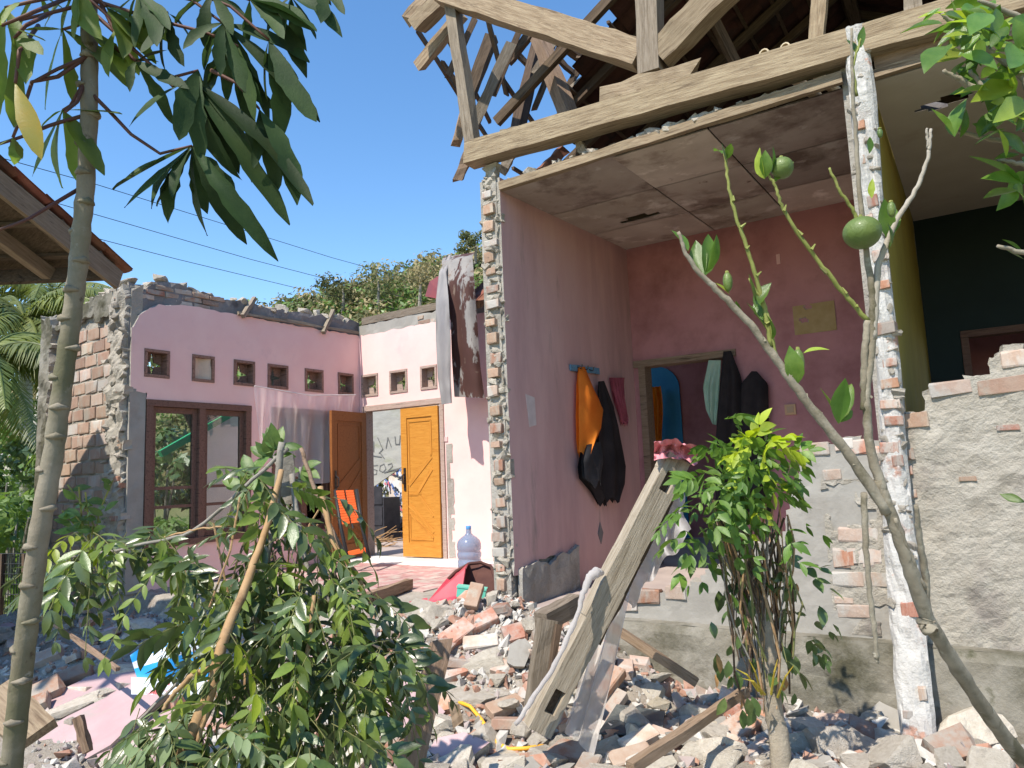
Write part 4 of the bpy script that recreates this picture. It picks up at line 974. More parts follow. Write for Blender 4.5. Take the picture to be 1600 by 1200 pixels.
lathe('cap', mat('blue_cap', (.10,.30,.62), None, rough=.4, bump=0), jo, JUGC, [(.0,.475),(.029,.475),(.031,.47),(.031,.44),(.029,.437)])
# red tub-like chair lying on its side, with the green box in it
rc = onz(708, 944, .02)
ro_ = thing('red_plastic_sheet', 'crumpled red plastic sheet with a dark hollow inside on the veranda edge', 'sheet', rc)
REDP = mat('red_plastic', (.42,.045,.07), (.50,.08,.10), 6, .45, .1, 20); REDIN = mat('brown_lining', (.07,.03,.025), (.10,.045,.035), 6, .8, .1, 20)
def q3(x, y, t): return at(x, y, t)
sh = MB(); sh.add([q3(668,943,5.65), q3(700,905,5.95), q3(733,880,6.2), q3(728,890,5.75), q3(722,930,5.6), q3(700,945,5.55)], [(0,1,2,3), (0,3,4,5)])
sh.add([q3(700,905,5.97), q3(733,880,6.22), q3(750,878,6.25), q3(768,884,6.2), q3(773,905,6.0), q3(772,930,5.85), q3(735,944,5.75)], [(0,1,2,3,4,5,6)], 1)
sh.add([q3(640,942,5.8), q3(668,936,5.75), q3(672,946,5.6)], [(0,1,2)])
sh.add([q3(676,940,5.6), q3(700,952,5.45), q3(745,946,5.45), q3(764,936,5.6), q3(740,938,5.75)], [(0,1,2,3,4)])
so_ = sh.build('sheet', [REDP, REDIN], ro_, fix=False)
md = so_.modifiers.new('thick', 'SOLIDIFY'); md.thickness = .012
MB().tube([q3(700,905,5.95), q3(712,893,6.0), q3(733,881,6.1), q3(752,879,6.15), q3(768,886,6.1), q3(773,905,5.9), q3(772,925,5.8)], .014, 6).build('rim', REDIN, ro_, smooth=True)
gb_ = thing('green_plastic_box', 'small mint green plastic box lying in the red sheet', 'box', q3(738, 930, 5.4))
bx = MB(); Rg = Matrix.Rotation(rad(30), 3, 'Z') @ Matrix.Rotation(rad(8), 3, 'Y')
MINT = mat('mint_plastic', (.12,.46,.34), (.14,.50,.38), 8, .45, .05, 20)
cc = q3(737, 926, 5.42)
bx.box(cc, (.22, .10, .07), Rg); bx.build('body', MINT, gb_); MB().box(cc+Rg @ V((0, 0, .04)), (.23, .11, .012), Rg).build('lid', MINT, gb_); MB().box(cc+Rg @ V((0, -.055, .01)), (.05, .012, .04), Rg).build('latch', MINT, gb_)
# folding chair with orange slats leaning on the shaded door leaf
fo = onz(556, 880, .0)
fc = thing('folding_chair', 'black folding chair with bright orange woven straps leaning by the door', 'chair', fo)
t0 = 8.35
fa, fb, fc_, fd = at(524, 766, t0), at(557, 765, t0), at(545, 880, t0-.35), at(577, 872, t0-.35)
BLKP = mat('black_tube', (.02,.02,.022), (.03,.03,.03), 10, .5, .1, 30); ORS = mat('orange_strap', (.72,.11,.02), (.78,.14,.03), 10, .6, .1, 40)
for nm, a, b in (('leg', fa, fc_), ('leg', fb, fd)): MB().tube([a, a.lerp(b, .5)+V((0, -.02, 0)), b], .022, 8).build(nm, BLKP, fc, smooth=True)
mid = lambda s: (fa.lerp(fc_, s), fb.lerp(fd, s))
MB().tube([mid(.0)[0].lerp(mid(0)[1], .5), mid(.55)[0].lerp(mid(.55)[1], .5)], .012, 6).build('middle_rail', BLKP, fc)
for i in range(13):
    a, b = mid(.02+i*.037); m_ = a.lerp(b, .5)
    for p, q in ((a.lerp(m_, .18), a.lerp(m_, .92)), (b.lerp(m_, .92), b.lerp(m_, .18))): beam('strap', p+V((0, -.02, 0)), q+V((0, -.02, 0)), .012, .026, ORS, fc, seg=1, jit=0)
a, b = mid(.88); beam('foot_bar', a, b, .02, .05, ORS, fc, seg=1)
# things behind the open door
bd = thing('fallen_board', 'weathered grey board with black graffiti slanting behind the door opening', 'board', onv(600, 700, 8.3))
BOARD = mat('grey_board', (.42,.42,.40), (.52,.52,.49), 5, .9, .3, 20, (.36,.38,.28), 2, (.55,.7), stretch=(1, 1, 3))
bv = 8.3
MB().poly([onv(560,632,bv), onv(650,622,bv), onv(650,714,bv), onv(560,777,bv)], (0, .03, 0)).build('board', BOARD, bd)
def stroke(o, pts, v, w, mt, nm='graffiti'):
    P_ = [onv(x, y, v) for x, y in pts]; mb = MB()
    for a, b in zip(P_, P_[1:]):
        d = (b-a).normalized(); s = V((-d.z, 0, d.x))*w/2; e = d*w*.3
        mb.add([a-e-s, a-e+s, b+e+s, b+e-s], [(0, 1, 2, 3)])
    return mb.build(nm, mt, o, fix=False)
INK = mat('black_spray', (.15,.155,.16), None, rough=.8, bump=0)
for i, pts in enumerate(([(590,727),(583,728),(583,733),(589,735),(588,741),(582,742)], [(600,725),(594,728),(593,735),(598,738),(603,733),(600,725)], [(606,726),(612,724),(613,729),(606,736),(620,735)],
            [(584,690),(584,706)], [(590,684),(598,702),(592,708)], [(603,700),(606,684),(611,698)], [(617,682),(618,694),(624,694),(625,680)], [(582,712),(596,714)], [(594,708),(600,716)], [(600,738),(626,731)])):
    stroke(bd, pts, bv-.004-.0008*i, .015, INK)
gw = thing('graffiti_wall', 'wall with colourful graffiti seen through the door opening', 'wall', onv(615, 850, 9.6))
GWM = mat('graffiti_base', (.62,.48,.50), (.60,.58,.42), 1.3, .8, .1, 20, [((.66,.66,.64), 2.2, (.5,.55))])
MB().box2((-9.0, 9.6, -.1), (-4.9, 9.72, 2.6)).build('wall', GWM, gw)
for i in range(60):
    x = rnd(590, 640); y = rnd(735, 840)
    c = random.choice([(.55,.60,.70), (.12,.20,.45), (.62,.55,.10), (.60,.15,.20), (.75,.72,.70), (.05,.06,.08)])
    stroke(gw, [(x+rnd(-8, 8), y+rnd(-9, 9)) for _ in range(4)], 9.592-.0006*i, .03, mat('spray_%d_%d_%d' % tuple(int(q*100) for q in c), c, None, rough=.8, bump=0))
dt = thing('dark_cabinet', 'dark low cabinet standing behind the open door', 'cabinet', onv(592, 850, 8.9))
p0 = onv(575, 790, 8.9); MB().box2((p0.x-.3, 8.9, 0), (onv(600, 800, 8.9).x, 9.3, onv(590, 778, 8.9).z)).build('body', mat('dark_furniture', (.03,.032,.04), (.05,.05,.06), 8, .5, .1, 20), dt)
for z_ in (.25, .6): MB().box2((p0.x-.28, 8.885, z_), (onv(598, 800, 8.9).x, 8.9, z_+.3)).build('drawer', mat('dark_furniture', (.03,.032,.04)), dt)
tw_ = thing('twig_bundle', 'bundle of dry brown twigs on the floor behind the door', 'twigs', onz(600, 850, .05))
for i in range(16):
    a = onv(rnd(576, 590), rnd(836, 852), 8.2); MB().tube([a, a+V((rnd(.1, .25), rnd(-.1, .1), rnd(-.05, .12))), a+V((rnd(.35, .6), rnd(-.1, .1), rnd(.0, .2)))], .006, 5).build('twig', STEMT, tw_)

# interior behind the window wall: grey partition, green beam
ip = thing('inner_partition', 'grey inner partition with a green sloping beam seen through the window panes', 'wall', (-9.6, 6.2, 0))
MB().box2((-9.7, 6.2, -.1), (-9.6, 9.6, 2.35)).build('partition', mat('light_grey_wall', (.52,.52,.53), (.58,.58,.58), 3, .85, .2, 20), ip)
beam('green_beam', (-9.4, 5.5, 1.50), (-9.4, 7.6, 2.65), .08, .09, mat('green_paint', (.03,.32,.14), (.04,.38,.17), 6, .6, .1, 20), ip)
MB().box((-9.0, 7.55, .75), (.03, .42, 1.1)).build('cardboard_panel', mat('cream_card', (.66,.58,.40), (.60,.52,.36), 5, .9, .1, 20), ip)
beam('sloping_board', (-9.45, 5.9, 2.0), (-9.45, 7.9, 3.05), .03, .35, WOODD, ip)
# ================================================================== RUBBLE
def ground_pt(u, v, lift=0.): return V((u, v, H(u, v)+lift))
placed = []; LANDM = []; LOOSE = []
def proj(p):
    d = V(p)-CAM; t = d.dot(FW); return (800+F*d.dot(RT)/t, 600-F*d.dot(UP)/t)
def rubble(name, me, label, cat, p, xd, up, sc, group=None):
    o = put(name, me, None, p, xd, up, sc); placed.append((p.x, p.y)); return tag(o, label, cat, group)
def rup(tilt=.5): return V((rnd(-tilt, tilt), rnd(-tilt, tilt), 1))
def rdir(): a = rnd(0, 6.28); return V((math.cos(a), math.sin(a), rnd(-.25, .25)))
# pieces one can pick out in the photograph: name, label, pixel, kind of mesh, size, direction in the picture (radians, 0 = right), tilt
def pick(label, px, py, me, sc, ang=0., tilt=.3, lift=.03, name='brick', cat='brick', up=None):
    p = hit(px, py)+V((0, 0, lift)); d = R0*math.cos(ang)+V((FW.x, FW.y, 0)).normalized()*math.sin(ang)*.7+V((0, 0, math.sin(ang)*.6))
    LANDM.append((label, proj(p)))
    rubble(name, me, label, cat, p, d, up or (V((-FW.x, -FW.y, 0))*tilt+V((0, 0, 1))), sc)
pick('upright pale red brick standing on end by the green box', 742, 950, BR['p'][0], 1.0, 1.35, .9, .08)
pick('red brick lying on the heap just below the upright brick', 755, 980, BR['r'][0], (1, 1.2, 1.4), .5, .6)
pick('orange red brick half against the black standing post', 715, 1000, BR['r'][1], (1.1, 1.3, 1.7), .75, .7)
pick('dusty brick with mortar cap in the middle of the heap', 752, 1015, BR['g'][1], (1.1, 1.1, 1.5), .1, .6)
pick('broken brick with a pale end right of the mortar capped brick', 805, 1000, BB[0], 1.3, .3, .7)
pick('large grey mortar block in the middle of the heap', 752, 1045, CH[0], (.30, .24, .2), .25, .6, .03, 'mortar_block', 'rubble')
pick('small red brick piece under the grey mortar block', 705, 1060, BB[1], 1.4, .4, .5)
pick('flat grey cement plate standing behind the timber post', 812, 1042, SLG[0], (.26, .2, .5), 1.2, 2.2, .08, 'cement_plate', 'rubble')
pick('wide slab of broken mortar at the centre bottom of the heap', 745, 1090, CH[1], (.52, .36, .22), .15, .5, .02, 'mortar_slab', 'rubble')
pick('splintered pale mortar lump at the foot of the brick pillar', 845, 925, CH[2], (.26, .18, .18), -.4, .6, .05, 'mortar_lump', 'rubble')
pick('stacked pair of bricks below the netting, upper one', 950, 1095, BR['r'][2], (1.2, 1.2, 1.3), .9, .5, .10)
pick('stacked pair of bricks below the netting, lower one', 952, 1112, BR['r'][3], (1.2, 1.2, 1.3), .9, .5, .03)
pick('tall orange brick panel leaning behind the timber', 940, 1060, BR['r'][1], (1.2, 1.6, 1.4), 1.3, 1.4, .10)
pick('red brick piece in front of the leaning timber foot', 858, 1143, BB[2], 1.3, .2, .5, .02)
pick('orange brick crumb beside the yellow cable', 690, 1112, BB[3], 1.2, .3, .6)
pick('flat yellow stone at the bottom below the netting', 960, 1180, ST[0], (.24, .18, .14), .5, .5, .03, 'yellow_stone', 'stone')
pick('rounded yellow stone right of the dark glass sheet', 1030, 1110, ST[1], (.16, .13, .11), .1, .3, .03, 'yellow_stone', 'stone')
pick('pale yellow stone below the vine stump on its left', 1105, 1155, ST[2], (.20, .18, .15), .1, .3, .03, 'yellow_stone', 'stone')
pick('yellow stone right of the vine stump', 1238, 1175, ST[3], (.22, .2, .16), .2, .4, .03, 'yellow_stone', 'stone')
pick('yellow stone at the very bottom under the yellow cable', 790, 1190, ST[1], (.3, .16, .1), .1, .3, .01, 'yellow_stone', 'stone')
pick('red brick leaning left of the vine stump', 1165, 1145, BR['r'][0], 1.25, .5, .5, .04)
pick('long dusty brick tilted on the heap right of the vine stump', 1262, 1080, BR['g'][0], (1.3, 1.3, 1.5), .35, .5, .10)
pick('broad dusty brick with a shadowed side right of the vine stump', 1295, 1100, BR['g'][2], (1.6, 1.7, 2.0), .5, .4, .10)
pick('pale brick at the foot of the mossy foundation', 1372, 1078, BR['p'][2], (.9, 1.1, 1.4), .3, .5, .05)
pick('orange broken brick below the mossy foundation', 1352, 1106, BB[4], 1.4, .1, .5, .04)
pick('grey cement slab leaning beside the partition foot', 1400, 1135, SLG[1], (.42, .34, .6), .6, .8, .04, 'cement_slab', 'rubble')
pick('dark brick below the broad dusty brick', 1350, 1160, BB[0], 1.3, 1.2, .4, .04)
pick('large whitish lump right of the partition foot', 1485, 1110, CH[3], (.34, .28, .26), .2, .4, .06, 'mortar_lump', 'rubble')
pick('large grey boulder of mortar at the lower right', 1520, 1160, CH[4], (.42, .34, .3), .3, .4, .05, 'mortar_boulder', 'rubble')
pick('pale mortar boulder at the right edge', 1580, 1125, CH[5], (.36, .3, .26), .2, .4, .05, 'mortar_boulder', 'rubble')
pick('small red brick at the foundation foot right of the partition', 1500, 1103, BB[1], 1.2, .5, .6, .09)
pick('brick at the lower right beside the partition foot', 1490, 1185, BB[2], 1.4, .3, .5, .04)
pick('brown brick lying flat left of the pink slabs', 115, 1068, BR['p'][1], (1.2, 1.5, 1.5), .5, .4, .05)
pick('brown brick behind the cassava stem', 70, 1040, BR['g'][3], (1.2, 1.5, 1.6), .5, .4, .05)
pick('orange broken brick end beside the cassava stem', 75, 1095, BB[3], 1.7, .6, .5, .06)
pick('dark orange brick at the left edge near the stem', 52, 1118, BR['r'][3], (.9, 1.2, 1.4), .5, .5, .06)
pick('white mortar lump on the pink slab', 198, 1066, CH[6], (.22, .16, .16), .1, .3, .07, 'mortar_lump', 'rubble')
pick('long grey mortar piece lying across the pink slabs', 108, 1120, CH[7], (.42, .16, .16), .45, .3, .06, 'mortar_piece', 'rubble')
pick('grey mortar piece in front of the blue package', 172, 1110, CH[8], (.22, .14, .12), .3, .3, .05, 'mortar_piece', 'rubble')
pick('small pink faced lump with brick at the end near the blue package', 232, 1085, BB[4], 1.3, .2, .3, .05)
pick('large pink plaster slab lying face up at the left', 155, 1090, SLP[0], (.95, .7, .6), .4, .25, .03, 'plaster_slab', 'rubble')
pick('long pink plaster slab at the bottom left corner', 150, 1150, SLP[1], (1.0, .8, .6), .7, .3, .03, 'plaster_slab', 'rubble')
pick('pink plaster slab under the leafy branches at the bottom', 250, 1165, SLP[2], (.8, .7, .6), .2, .3, .02, 'plaster_slab', 'rubble')
pick('pale pink plaster slab leaning beside the black standing post', 600, 1140, SLP[3], (.7, .75, .6), .2, 1.0, .05, 'plaster_slab', 'rubble')
pick('pale pink slab piece below the yellow cable', 720, 1180, SLP[4], (.34, .3, .6), .2, .5, .02, 'plaster_slab', 'rubble')
pick('small pink scrap in the shaded rubble', 108, 960, SLP[0], (.22, .14, .6), .2, .5, .06, 'plaster_scrap', 'rubble')
pick('pink faced brick lump in the shaded rubble', 160, 962, SLP[2], (.22, .2, 1.4), .6, .4, .08, 'plaster_scrap', 'rubble')
pick('tiny pink scrap low in the shaded rubble', 172, 998, SLP[3], (.12, .1, .6), .3, .4, .05, 'plaster_scrap', 'rubble')
# the rest of the heap, as many as the photograph shows
ZONES = [((-8.2, -5.6), (2.6, 3.8), 34, 'in the shaded rubble below the brick end wall', .42),
         ((-5.6, -3.9), (2.3, 3.9), 44, 'in the rubble behind the leafy branches', .4),
         ((-4.3, -2.2), (2.7, 4.3), 110, 'in the sunlit heap below the rose wall', .42),
         ((-2.6, -.9), (2.6, 4.4), 90, 'in the rubble at the foot of the mossy foundation', .34),
         ((-1.0, .9), (2.3, 4.4), 70, 'in the pale rubble at the lower right', .2),
         ((-4.2, -1.2), (1.7, 2.8), 50, 'in the rubble at the bottom of the picture', .35)]
for (ua, ub), (va, vb), n, wh, fb_ in ZONES:
    for i in range(n):
        for _ in range(8):
            u, v = rnd(ua, ub), rnd(va, vb)
            if all((u-a)**2+(v-b)**2 > .012 for a, b in placed): break
        p = ground_pt(u, v); r = random.random()
        if r < fb_*.45: LOOSE.append((rubble('brick', random.choice(BR[random.choice('rpgggg')]), 'loose whole brick '+wh, 'brick', p+V((0, 0, rnd(.0, .05))), rdir(), rup(.7), rnd(.95, 1.12), 'loose whole bricks '+wh), 'loose whole brick'))
        elif r < fb_: LOOSE.append((rubble('broken_brick', random.choice(BB[2:]), 'broken brick piece '+wh, 'brick', p+V((0, 0, rnd(0, .04))), rdir(), rup(.8), rnd(.9, 1.3), 'broken bricks '+wh), 'broken brick piece'))
        elif r < fb_+.1: LOOSE.append((rubble('plaster_scrap', random.choice(SLP if ub < -2 else SLG), 'broken plaster scrap '+wh, 'rubble', p+V((0, 0, rnd(.01, .05))), rdir(), rup(.5), rnd(.12, .26), 'plaster scraps '+wh), 'plaster scrap'))
        else: LOOSE.append((rubble('mortar_chunk', random.choice(CH), 'grey mortar chunk '+wh, 'rubble', p+V((0, 0, rnd(.0, .04))), rdir(), rup(.6), rnd(.08, .28), 'mortar chunks '+wh), 'grey mortar chunk'))
# every loose piece gets its own label: its kind, and its place next to a thing one can find
LM2 = [('jug', 'water jug', (735, 870)), ('', 'brick pillar foot', (785, 905)), ('', 'vine stump', (1205, 1120)), ('', 'leaning timber foot', (840, 1130)), ('', 'dark standing post', (662, 1090)), ('', 'frame corner timber', (848, 1040)),
       ('', 'dark glossy sheet', (985, 1150)), ('', 'partition foot', (1430, 1150)), ('', 'blue package', (245, 1030)), ('', 'cassava stem foot', (30, 1100)), ('', 'yellow cable', (770, 1155)), ('', 'slanting plank', (1020, 1020)),
       ('', 'peeled stem', (310, 1110)), ('', 'upright pale brick', (742, 950)), ('', 'red plastic sheet', (700, 930)), ('', 'brick end wall foot', (150, 880)), ('', 'thin lath', (120, 1000)), ('', 'mossy foundation', (1330, 1050)),
       ('', 'long brown stick', (1080, 1140)), ('', 'netting hem', (900, 1180)), ('', 'citrus trunk', (1540, 1120)), ('', 'felled branches', (480, 1080)), ('', 'veranda timber', (600, 925))]
buck = {}
for o, kind in LOOSE:
    x, y = proj(o.location); k_, nm, (lx, ly) = min(LM2, key=lambda q: (q[2][0]-x)**2+(q[2][1]-y)**2)
    dx, dy = x-lx, y-ly
    rel = ('right of' if dx > 0 else 'left of') if abs(dx) > abs(dy) else ('in front of' if dy > 0 else 'behind')
    buck.setdefault((kind, rel, nm), []).append((dx*dx+dy*dy, o))
ORD = ['nearest', 'second nearest', 'third nearest', 'fourth nearest', 'fifth nearest', 'sixth nearest', 'seventh nearest', 'eighth nearest', 'ninth nearest', 'tenth nearest', 'eleventh nearest', 'twelfth nearest', 'thirteenth nearest', 'fourteenth nearest', 'fifteenth nearest', 'sixteenth nearest']
for (kind, rel, nm), ls in buck.items():
    ls.sort(key=lambda q: q[0])
    for i, (_, o) in enumerate(ls):
        o['label'] = ('%s %s %s the %s' % (ORD[i] if i < 16 else 'farther', kind, rel, nm)) if len(ls) > 1 else '%s lying %s the %s' % (kind, rel, nm)
# gravel: small crumbs, nobody could count
gr = MB(); G = [mesh_data(hull([V([random.uniform(-1, 1)*.5 for _ in range(3)]) for _ in range(9)], None)) for _ in range(12)]
def crumbs(n, ua, ub, va, vb, s0, s1, mi):
    for _ in range(n):
        u, v = rnd(ua, ub), rnd(va, vb); s = s0+(s1-s0)*random.random()**2.5; vs, fs = random.choice(G)
        B = Matrix.Rotation(rnd(0, 6.28), 3, V((rnd(-1, 1), rnd(-1, 1), rnd(-1, 1))).normalized()); p = ground_pt(u, v, s*.15)
        gr.add([B @ w*s+p for w in vs], fs, random.choice(mi))
crumbs(2200, -4.6, 1.1, 1.9, 4.45, .04, .13, (0, 0, 0, 1, 2))
crumbs(6000, -4.6, 1.1, 1.9, 4.45, .006, .03, (0, 0, 0, 2, 1))
crumbs(5200, -4.6, 1.1, 1.9, 4.45, .012, .07, (0, 0, 0, 1, 2))
crumbs(2600, -8.4, -4.4, 1.6, 3.9, .015, .08, (0, 0, 1, 2, 2))
crumbs(900, -3.7, -2.4, 3.6, 4.7, .015, .08, (0, 0, 0, 1))
GB = mat('brick_crumb', (.46,.23,.15), (.52,.33,.25), 20, .95, .5, 50, rnd_off=False); GP = mat('pink_crumb', (.50,.40,.38), (.46,.40,.36), 20, .95, .5, 50, rnd_off=False)
GC = mat('mortar_crumb', (.46,.43,.39), (.55,.52,.47), 20, .97, .6, 60, rnd_off=False)
tag(gr.build('gravel', [GC, GB, GP], fix=False), 'small crumbs of mortar and brick covering the ground', 'gravel', kind='stuff')

# ================================================================== TIMBERS AND LITTER IN THE RUBBLE
def timber(name, label, a, b, w, h, mt, up=(0, 0, 1), **k):
    a, b = V(a), V(b); lo = a if a.z < b.z else b
    o = thing(name, label, 'timber', lo); beam('timber', a, b, w, h, mt, o, up=up, **k); return o
tb0, tb1 = at(838, 1140, 3.45), at(1062, 705, 3.75)
lt = thing('leaning_timber', 'long grey mortised timber leaning against the broken front wall', 'timber', tb0)
nrm = (-FW+.25*RT).normalized()
ax_ = (tb1-tb0).normalized(); sd_ = nrm.cross(ax_).normalized(); LT = (tb1-tb0).length
mb = MB(); Wt, Tt = .13, .09
def slot(x0, x1, y0, y1): mb.box(((x0+x1)/2, (y0+y1)/2, 0), (x1-x0, y1-y0, Tt))     # timber split round two mortises
W2 = Wt/2
mort = [(.10, .22), (LT-.24, LT-.13)]
cu_ = [0, mort[0][0]]+[lerp(mort[0][1], mort[1][0], i/6) for i in range(7)]+[mort[1][1], LT-.04]
for x0, x1 in zip(cu_, cu_[1:]):
    if (x0, x1) in ((mort[0][0], mort[0][1]), (mort[1][0], mort[1][1])): continue
    e0_, e1_ = rnd(-.004, .004), rnd(-.004, .004)
    slot(x0, x1, -W2+e0_, W2+e1_)
for a, b in mort:
    slot(a, b, -W2, -.03); slot(a, b, .03, W2)
WOODT = wood('pale_old_timber', (.38,.31,.225), (.54,.46,.355), (.26,.205,.14))
lo = put('timber', mb.mesh('timber', WOODT), lt, tb0, ax_, nrm)
for a, b in mort:
    slot2 = MB(); slot2.box(tb0+ax_*((a+b)/2)-ax_.cross(sd_)*.02, (b-a, .06, .05), Matrix((ax_, sd_, ax_.cross(sd_))).transposed())
    slot2.build('mortise', WOODD, lt)
beam('batten', tb0+ax_*.5+sd_*(-W2-.012)*1, tb1-ax_*.25+sd_*(-W2-.012), .03, .05, WOODD, lt, up=nrm, seg=8, jit=.006)
# netting draped on the timber
NET = mat('white_net', (.56,.53,.51), (.48,.45,.44), 14, .9, 0, 20, transl=.4, alpha=.92)
NET2 = mat('white_net_thin', (.62,.59,.57), (.54,.51,.49), 14, .9, 0, 20, transl=.4, alpha=.66)
nn_ = thing('white_netting', 'white netting cloth draped over the leaning timber', 'cloth', at(900, 1180, 3.4))
cloth(nn_, 'hanging_part', NET2, lambda s, t: at(lerp(lerp(905, 985, s), lerp(880, 930, s), t)+5*math.sin(s*15+t*2), lerp(lerp(1060, 905, s), lerp(1130, 1190, s), t)+6*math.sin(s*9), 3.72-.22*t+.04*math.sin(s*17+t*3)), 40, 22)
cloth(nn_, 'upper_part', NET, lambda s, t: at(lerp(lerp(960, 1062, s), lerp(986, 1076, s), t)+4*math.sin(t*9+s*5), lerp(lerp(915, 752, s), lerp(950, 832, s), t)+7*math.sin(s*18)*t, 3.80+.05*math.sin(s*26)*(.3+t)-.14*t), 44, 16)
rl = [(806,1132),(830,1095),(862,1048),(886,1000),(902,960),(911,928),(922,902),(932,893),(940,896)]
MB().tube([along([at(x, y, 3.30+.03*i) for i, (x, y) in enumerate(rl)], i/40)+V((rnd(-.004, .004), 0, rnd(-.004, .004))) for i in range(41)], [.010+.012*abs(nz(i*.31, 3))+.012*sm(i, 18, 36)*(1-sm(i, 36, 40)) for i in range(41)], 9).build('rolled_edge', NET, nn_, smooth=True)
pc_ = thing('pink_cloth', 'small crumpled pink cloth lying on top of the leaning timber', 'cloth', at(1045, 700, 3.7))
cloth(pc_, 'cloth', mat('salmon_cloth', (.62,.22,.25), (.66,.27,.29), 10, .85, .3, 60), lambda s, t: at(lerp(1022, 1090, s), lerp(686, 714, t)+16*abs(s-.35)+9*nz(s*5, t*4, 2), 3.62+.12*math.sin(t*3)+.07*nz(s*7, t*6, 5)), 30, 16)
# second timber: corner of a door frame
cf = thing('frame_corner', 'joined corner of an old wooden door frame standing in the rubble', 'timber', at(846, 1100, 3.75))
beam('upright', at(836, 1108, 3.72), at(856, 968, 3.85), .10, .08, WOODG, cf, up=nrm); beam('arm', at(846, 972, 3.88), at(900, 942, 4.15), .09, .10, WOODG, cf)
beam('rebate', at(852, 1100, 3.70), at(869, 975, 3.83), .03, .09, WOODD, cf, up=nrm)
timber('standing_post', 'dark weathered post standing up at the bottom centre', at(636, 1225, 2.65), at(690, 996, 2.95), .085, .07, WOODM, up=nrm, rag=.03, seg=7, jit=.006)
timber('slanting_plank', 'narrow dark plank slanting against the foundation', at(1088, 1066, 4.0), at(948, 974, 4.15), .05, .085, WOODM, up=nrm)
timber('long_stick', 'long brown stick lying across the rubble at the bottom right', at(985, 1200, 2.95), at(1165, 1080, 3.55), .045, .045, WOODM, seg=8)
timber('veranda_timber', 'short brown timber lying on the veranda floor', onz(566, 938, .05), onz(640, 912, .05), .07, .09, WOODM)
timber('pale_board', 'pale sawn board lying at the bottom left behind the cassava stem', at(-12, 1085, 3.1), at(58, 1150, 2.9), .16, .04, WOODL, up=(0.1, -.5, 1))
timber('leaning_stake', 'pale stake leaning at the right edge in front of the foundation', at(1592, 1130, 3.6), at(1603, 1040, 3.9), .05, .05, WOODG, up=nrm)
timber('thin_stake', 'short brown stake standing in the rubble at the lower left', at(137, 1175, 3.0), at(122, 1120, 3.05), .035, .035, WOODM, up=nrm)
timber('thin_lath', 'thin lath lying across the shaded rubble', at(62, 960, 5.2), at(185, 1045, 4.0), .02, .02, WOODM)
timber('splinter_stub', 'short splintered stub sticking up by the yellow cable', at(717, 1135, 3.3), at(708, 1095, 3.35), .05, .03, WOODM, up=nrm, rag=.03)
# dark glass sheet, cable, blue package
gs = hit(985, 1150); dg = thing('dark_glass_sheet', 'dark glossy sheet lying in the rubble below the netting', 'sheet', gs)
DG = mat('dark_gloss', (.05,.06,.065), (.08,.09,.09), 5, .22, .1, 12, (.14,.15,.14), 4, spec=.5)
MB().poly([hit(935,1160)+V((0,0,.04)), hit(1035,1165)+V((0,0,.05)), hit(1040,1128)+V((0,0,.05)), hit(965,1122)+V((0,0,.07))], (0, 0, .008)).build('sheet', DG, dg)
yc = thing('yellow_cable', 'yellow cable curving over the rubble at the bottom', 'cable', hit(760, 1150))
MB().tube([hit(x, y)+V((0, 0, .04)) for x, y in ((715,1107),(735,1115),(752,1135),(765,1155),(775,1172),(795,1183),(822,1182),(850,1178))], .011, 8).build('cable', mat('yellow_plastic', (.75,.36,.03), (.78,.40,.05), 9, .45, .05, 20), yc, smooth=True)
bp_ = hit(245, 1060); bg_ = thing('blue_package', 'blue and white printed plastic package lying in the rubble behind the branches', 'package', bp_)
BLUE = mat('blue_print', (.02,.25,.62), (.03,.30,.66), 6, .35, .1, 14, spec=.5); WPR = mat('white_print', (.62,.66,.72), (.55,.58,.66), 10, .4, .1, 14, [((.55,.12,.12), 8, (.62,.66))], spec=.5)
t_ = 3.7
def pkf(s, t): return at(lerp(lerp(203, 290, s), lerp(215, 330, s), t), lerp(lerp(1024, 962, s), lerp(1062, 1058, s), t), t_+.15*s-.12*t+.03*math.sin(s*7)*math.sin(t*5))
for a, b, mt_, nm in ((0, .30, BLUE, 'blue_part'), (.30, .55, WPR, 'white_band'), (.55, 1, BLUE, 'blue_part')):
    cloth(bg_, nm, mt_, lambda s, t, a=a, b=b: pkf(s, lerp(a, b, t)), 14, 5)
cloth(bg_, 'white_base', WPR, lambda s, t: at(lerp(205, 330, s), lerp(1058+4*s, 1085, t), 3.58-.1*t), 10, 4)
MB().tube([at(x, y, 2.9+.02*i) for i, (x, y) in enumerate(((75,955),(110,985),(145,1010),(170,1032)))], .006, 5).build('x', STEMT) if False else None
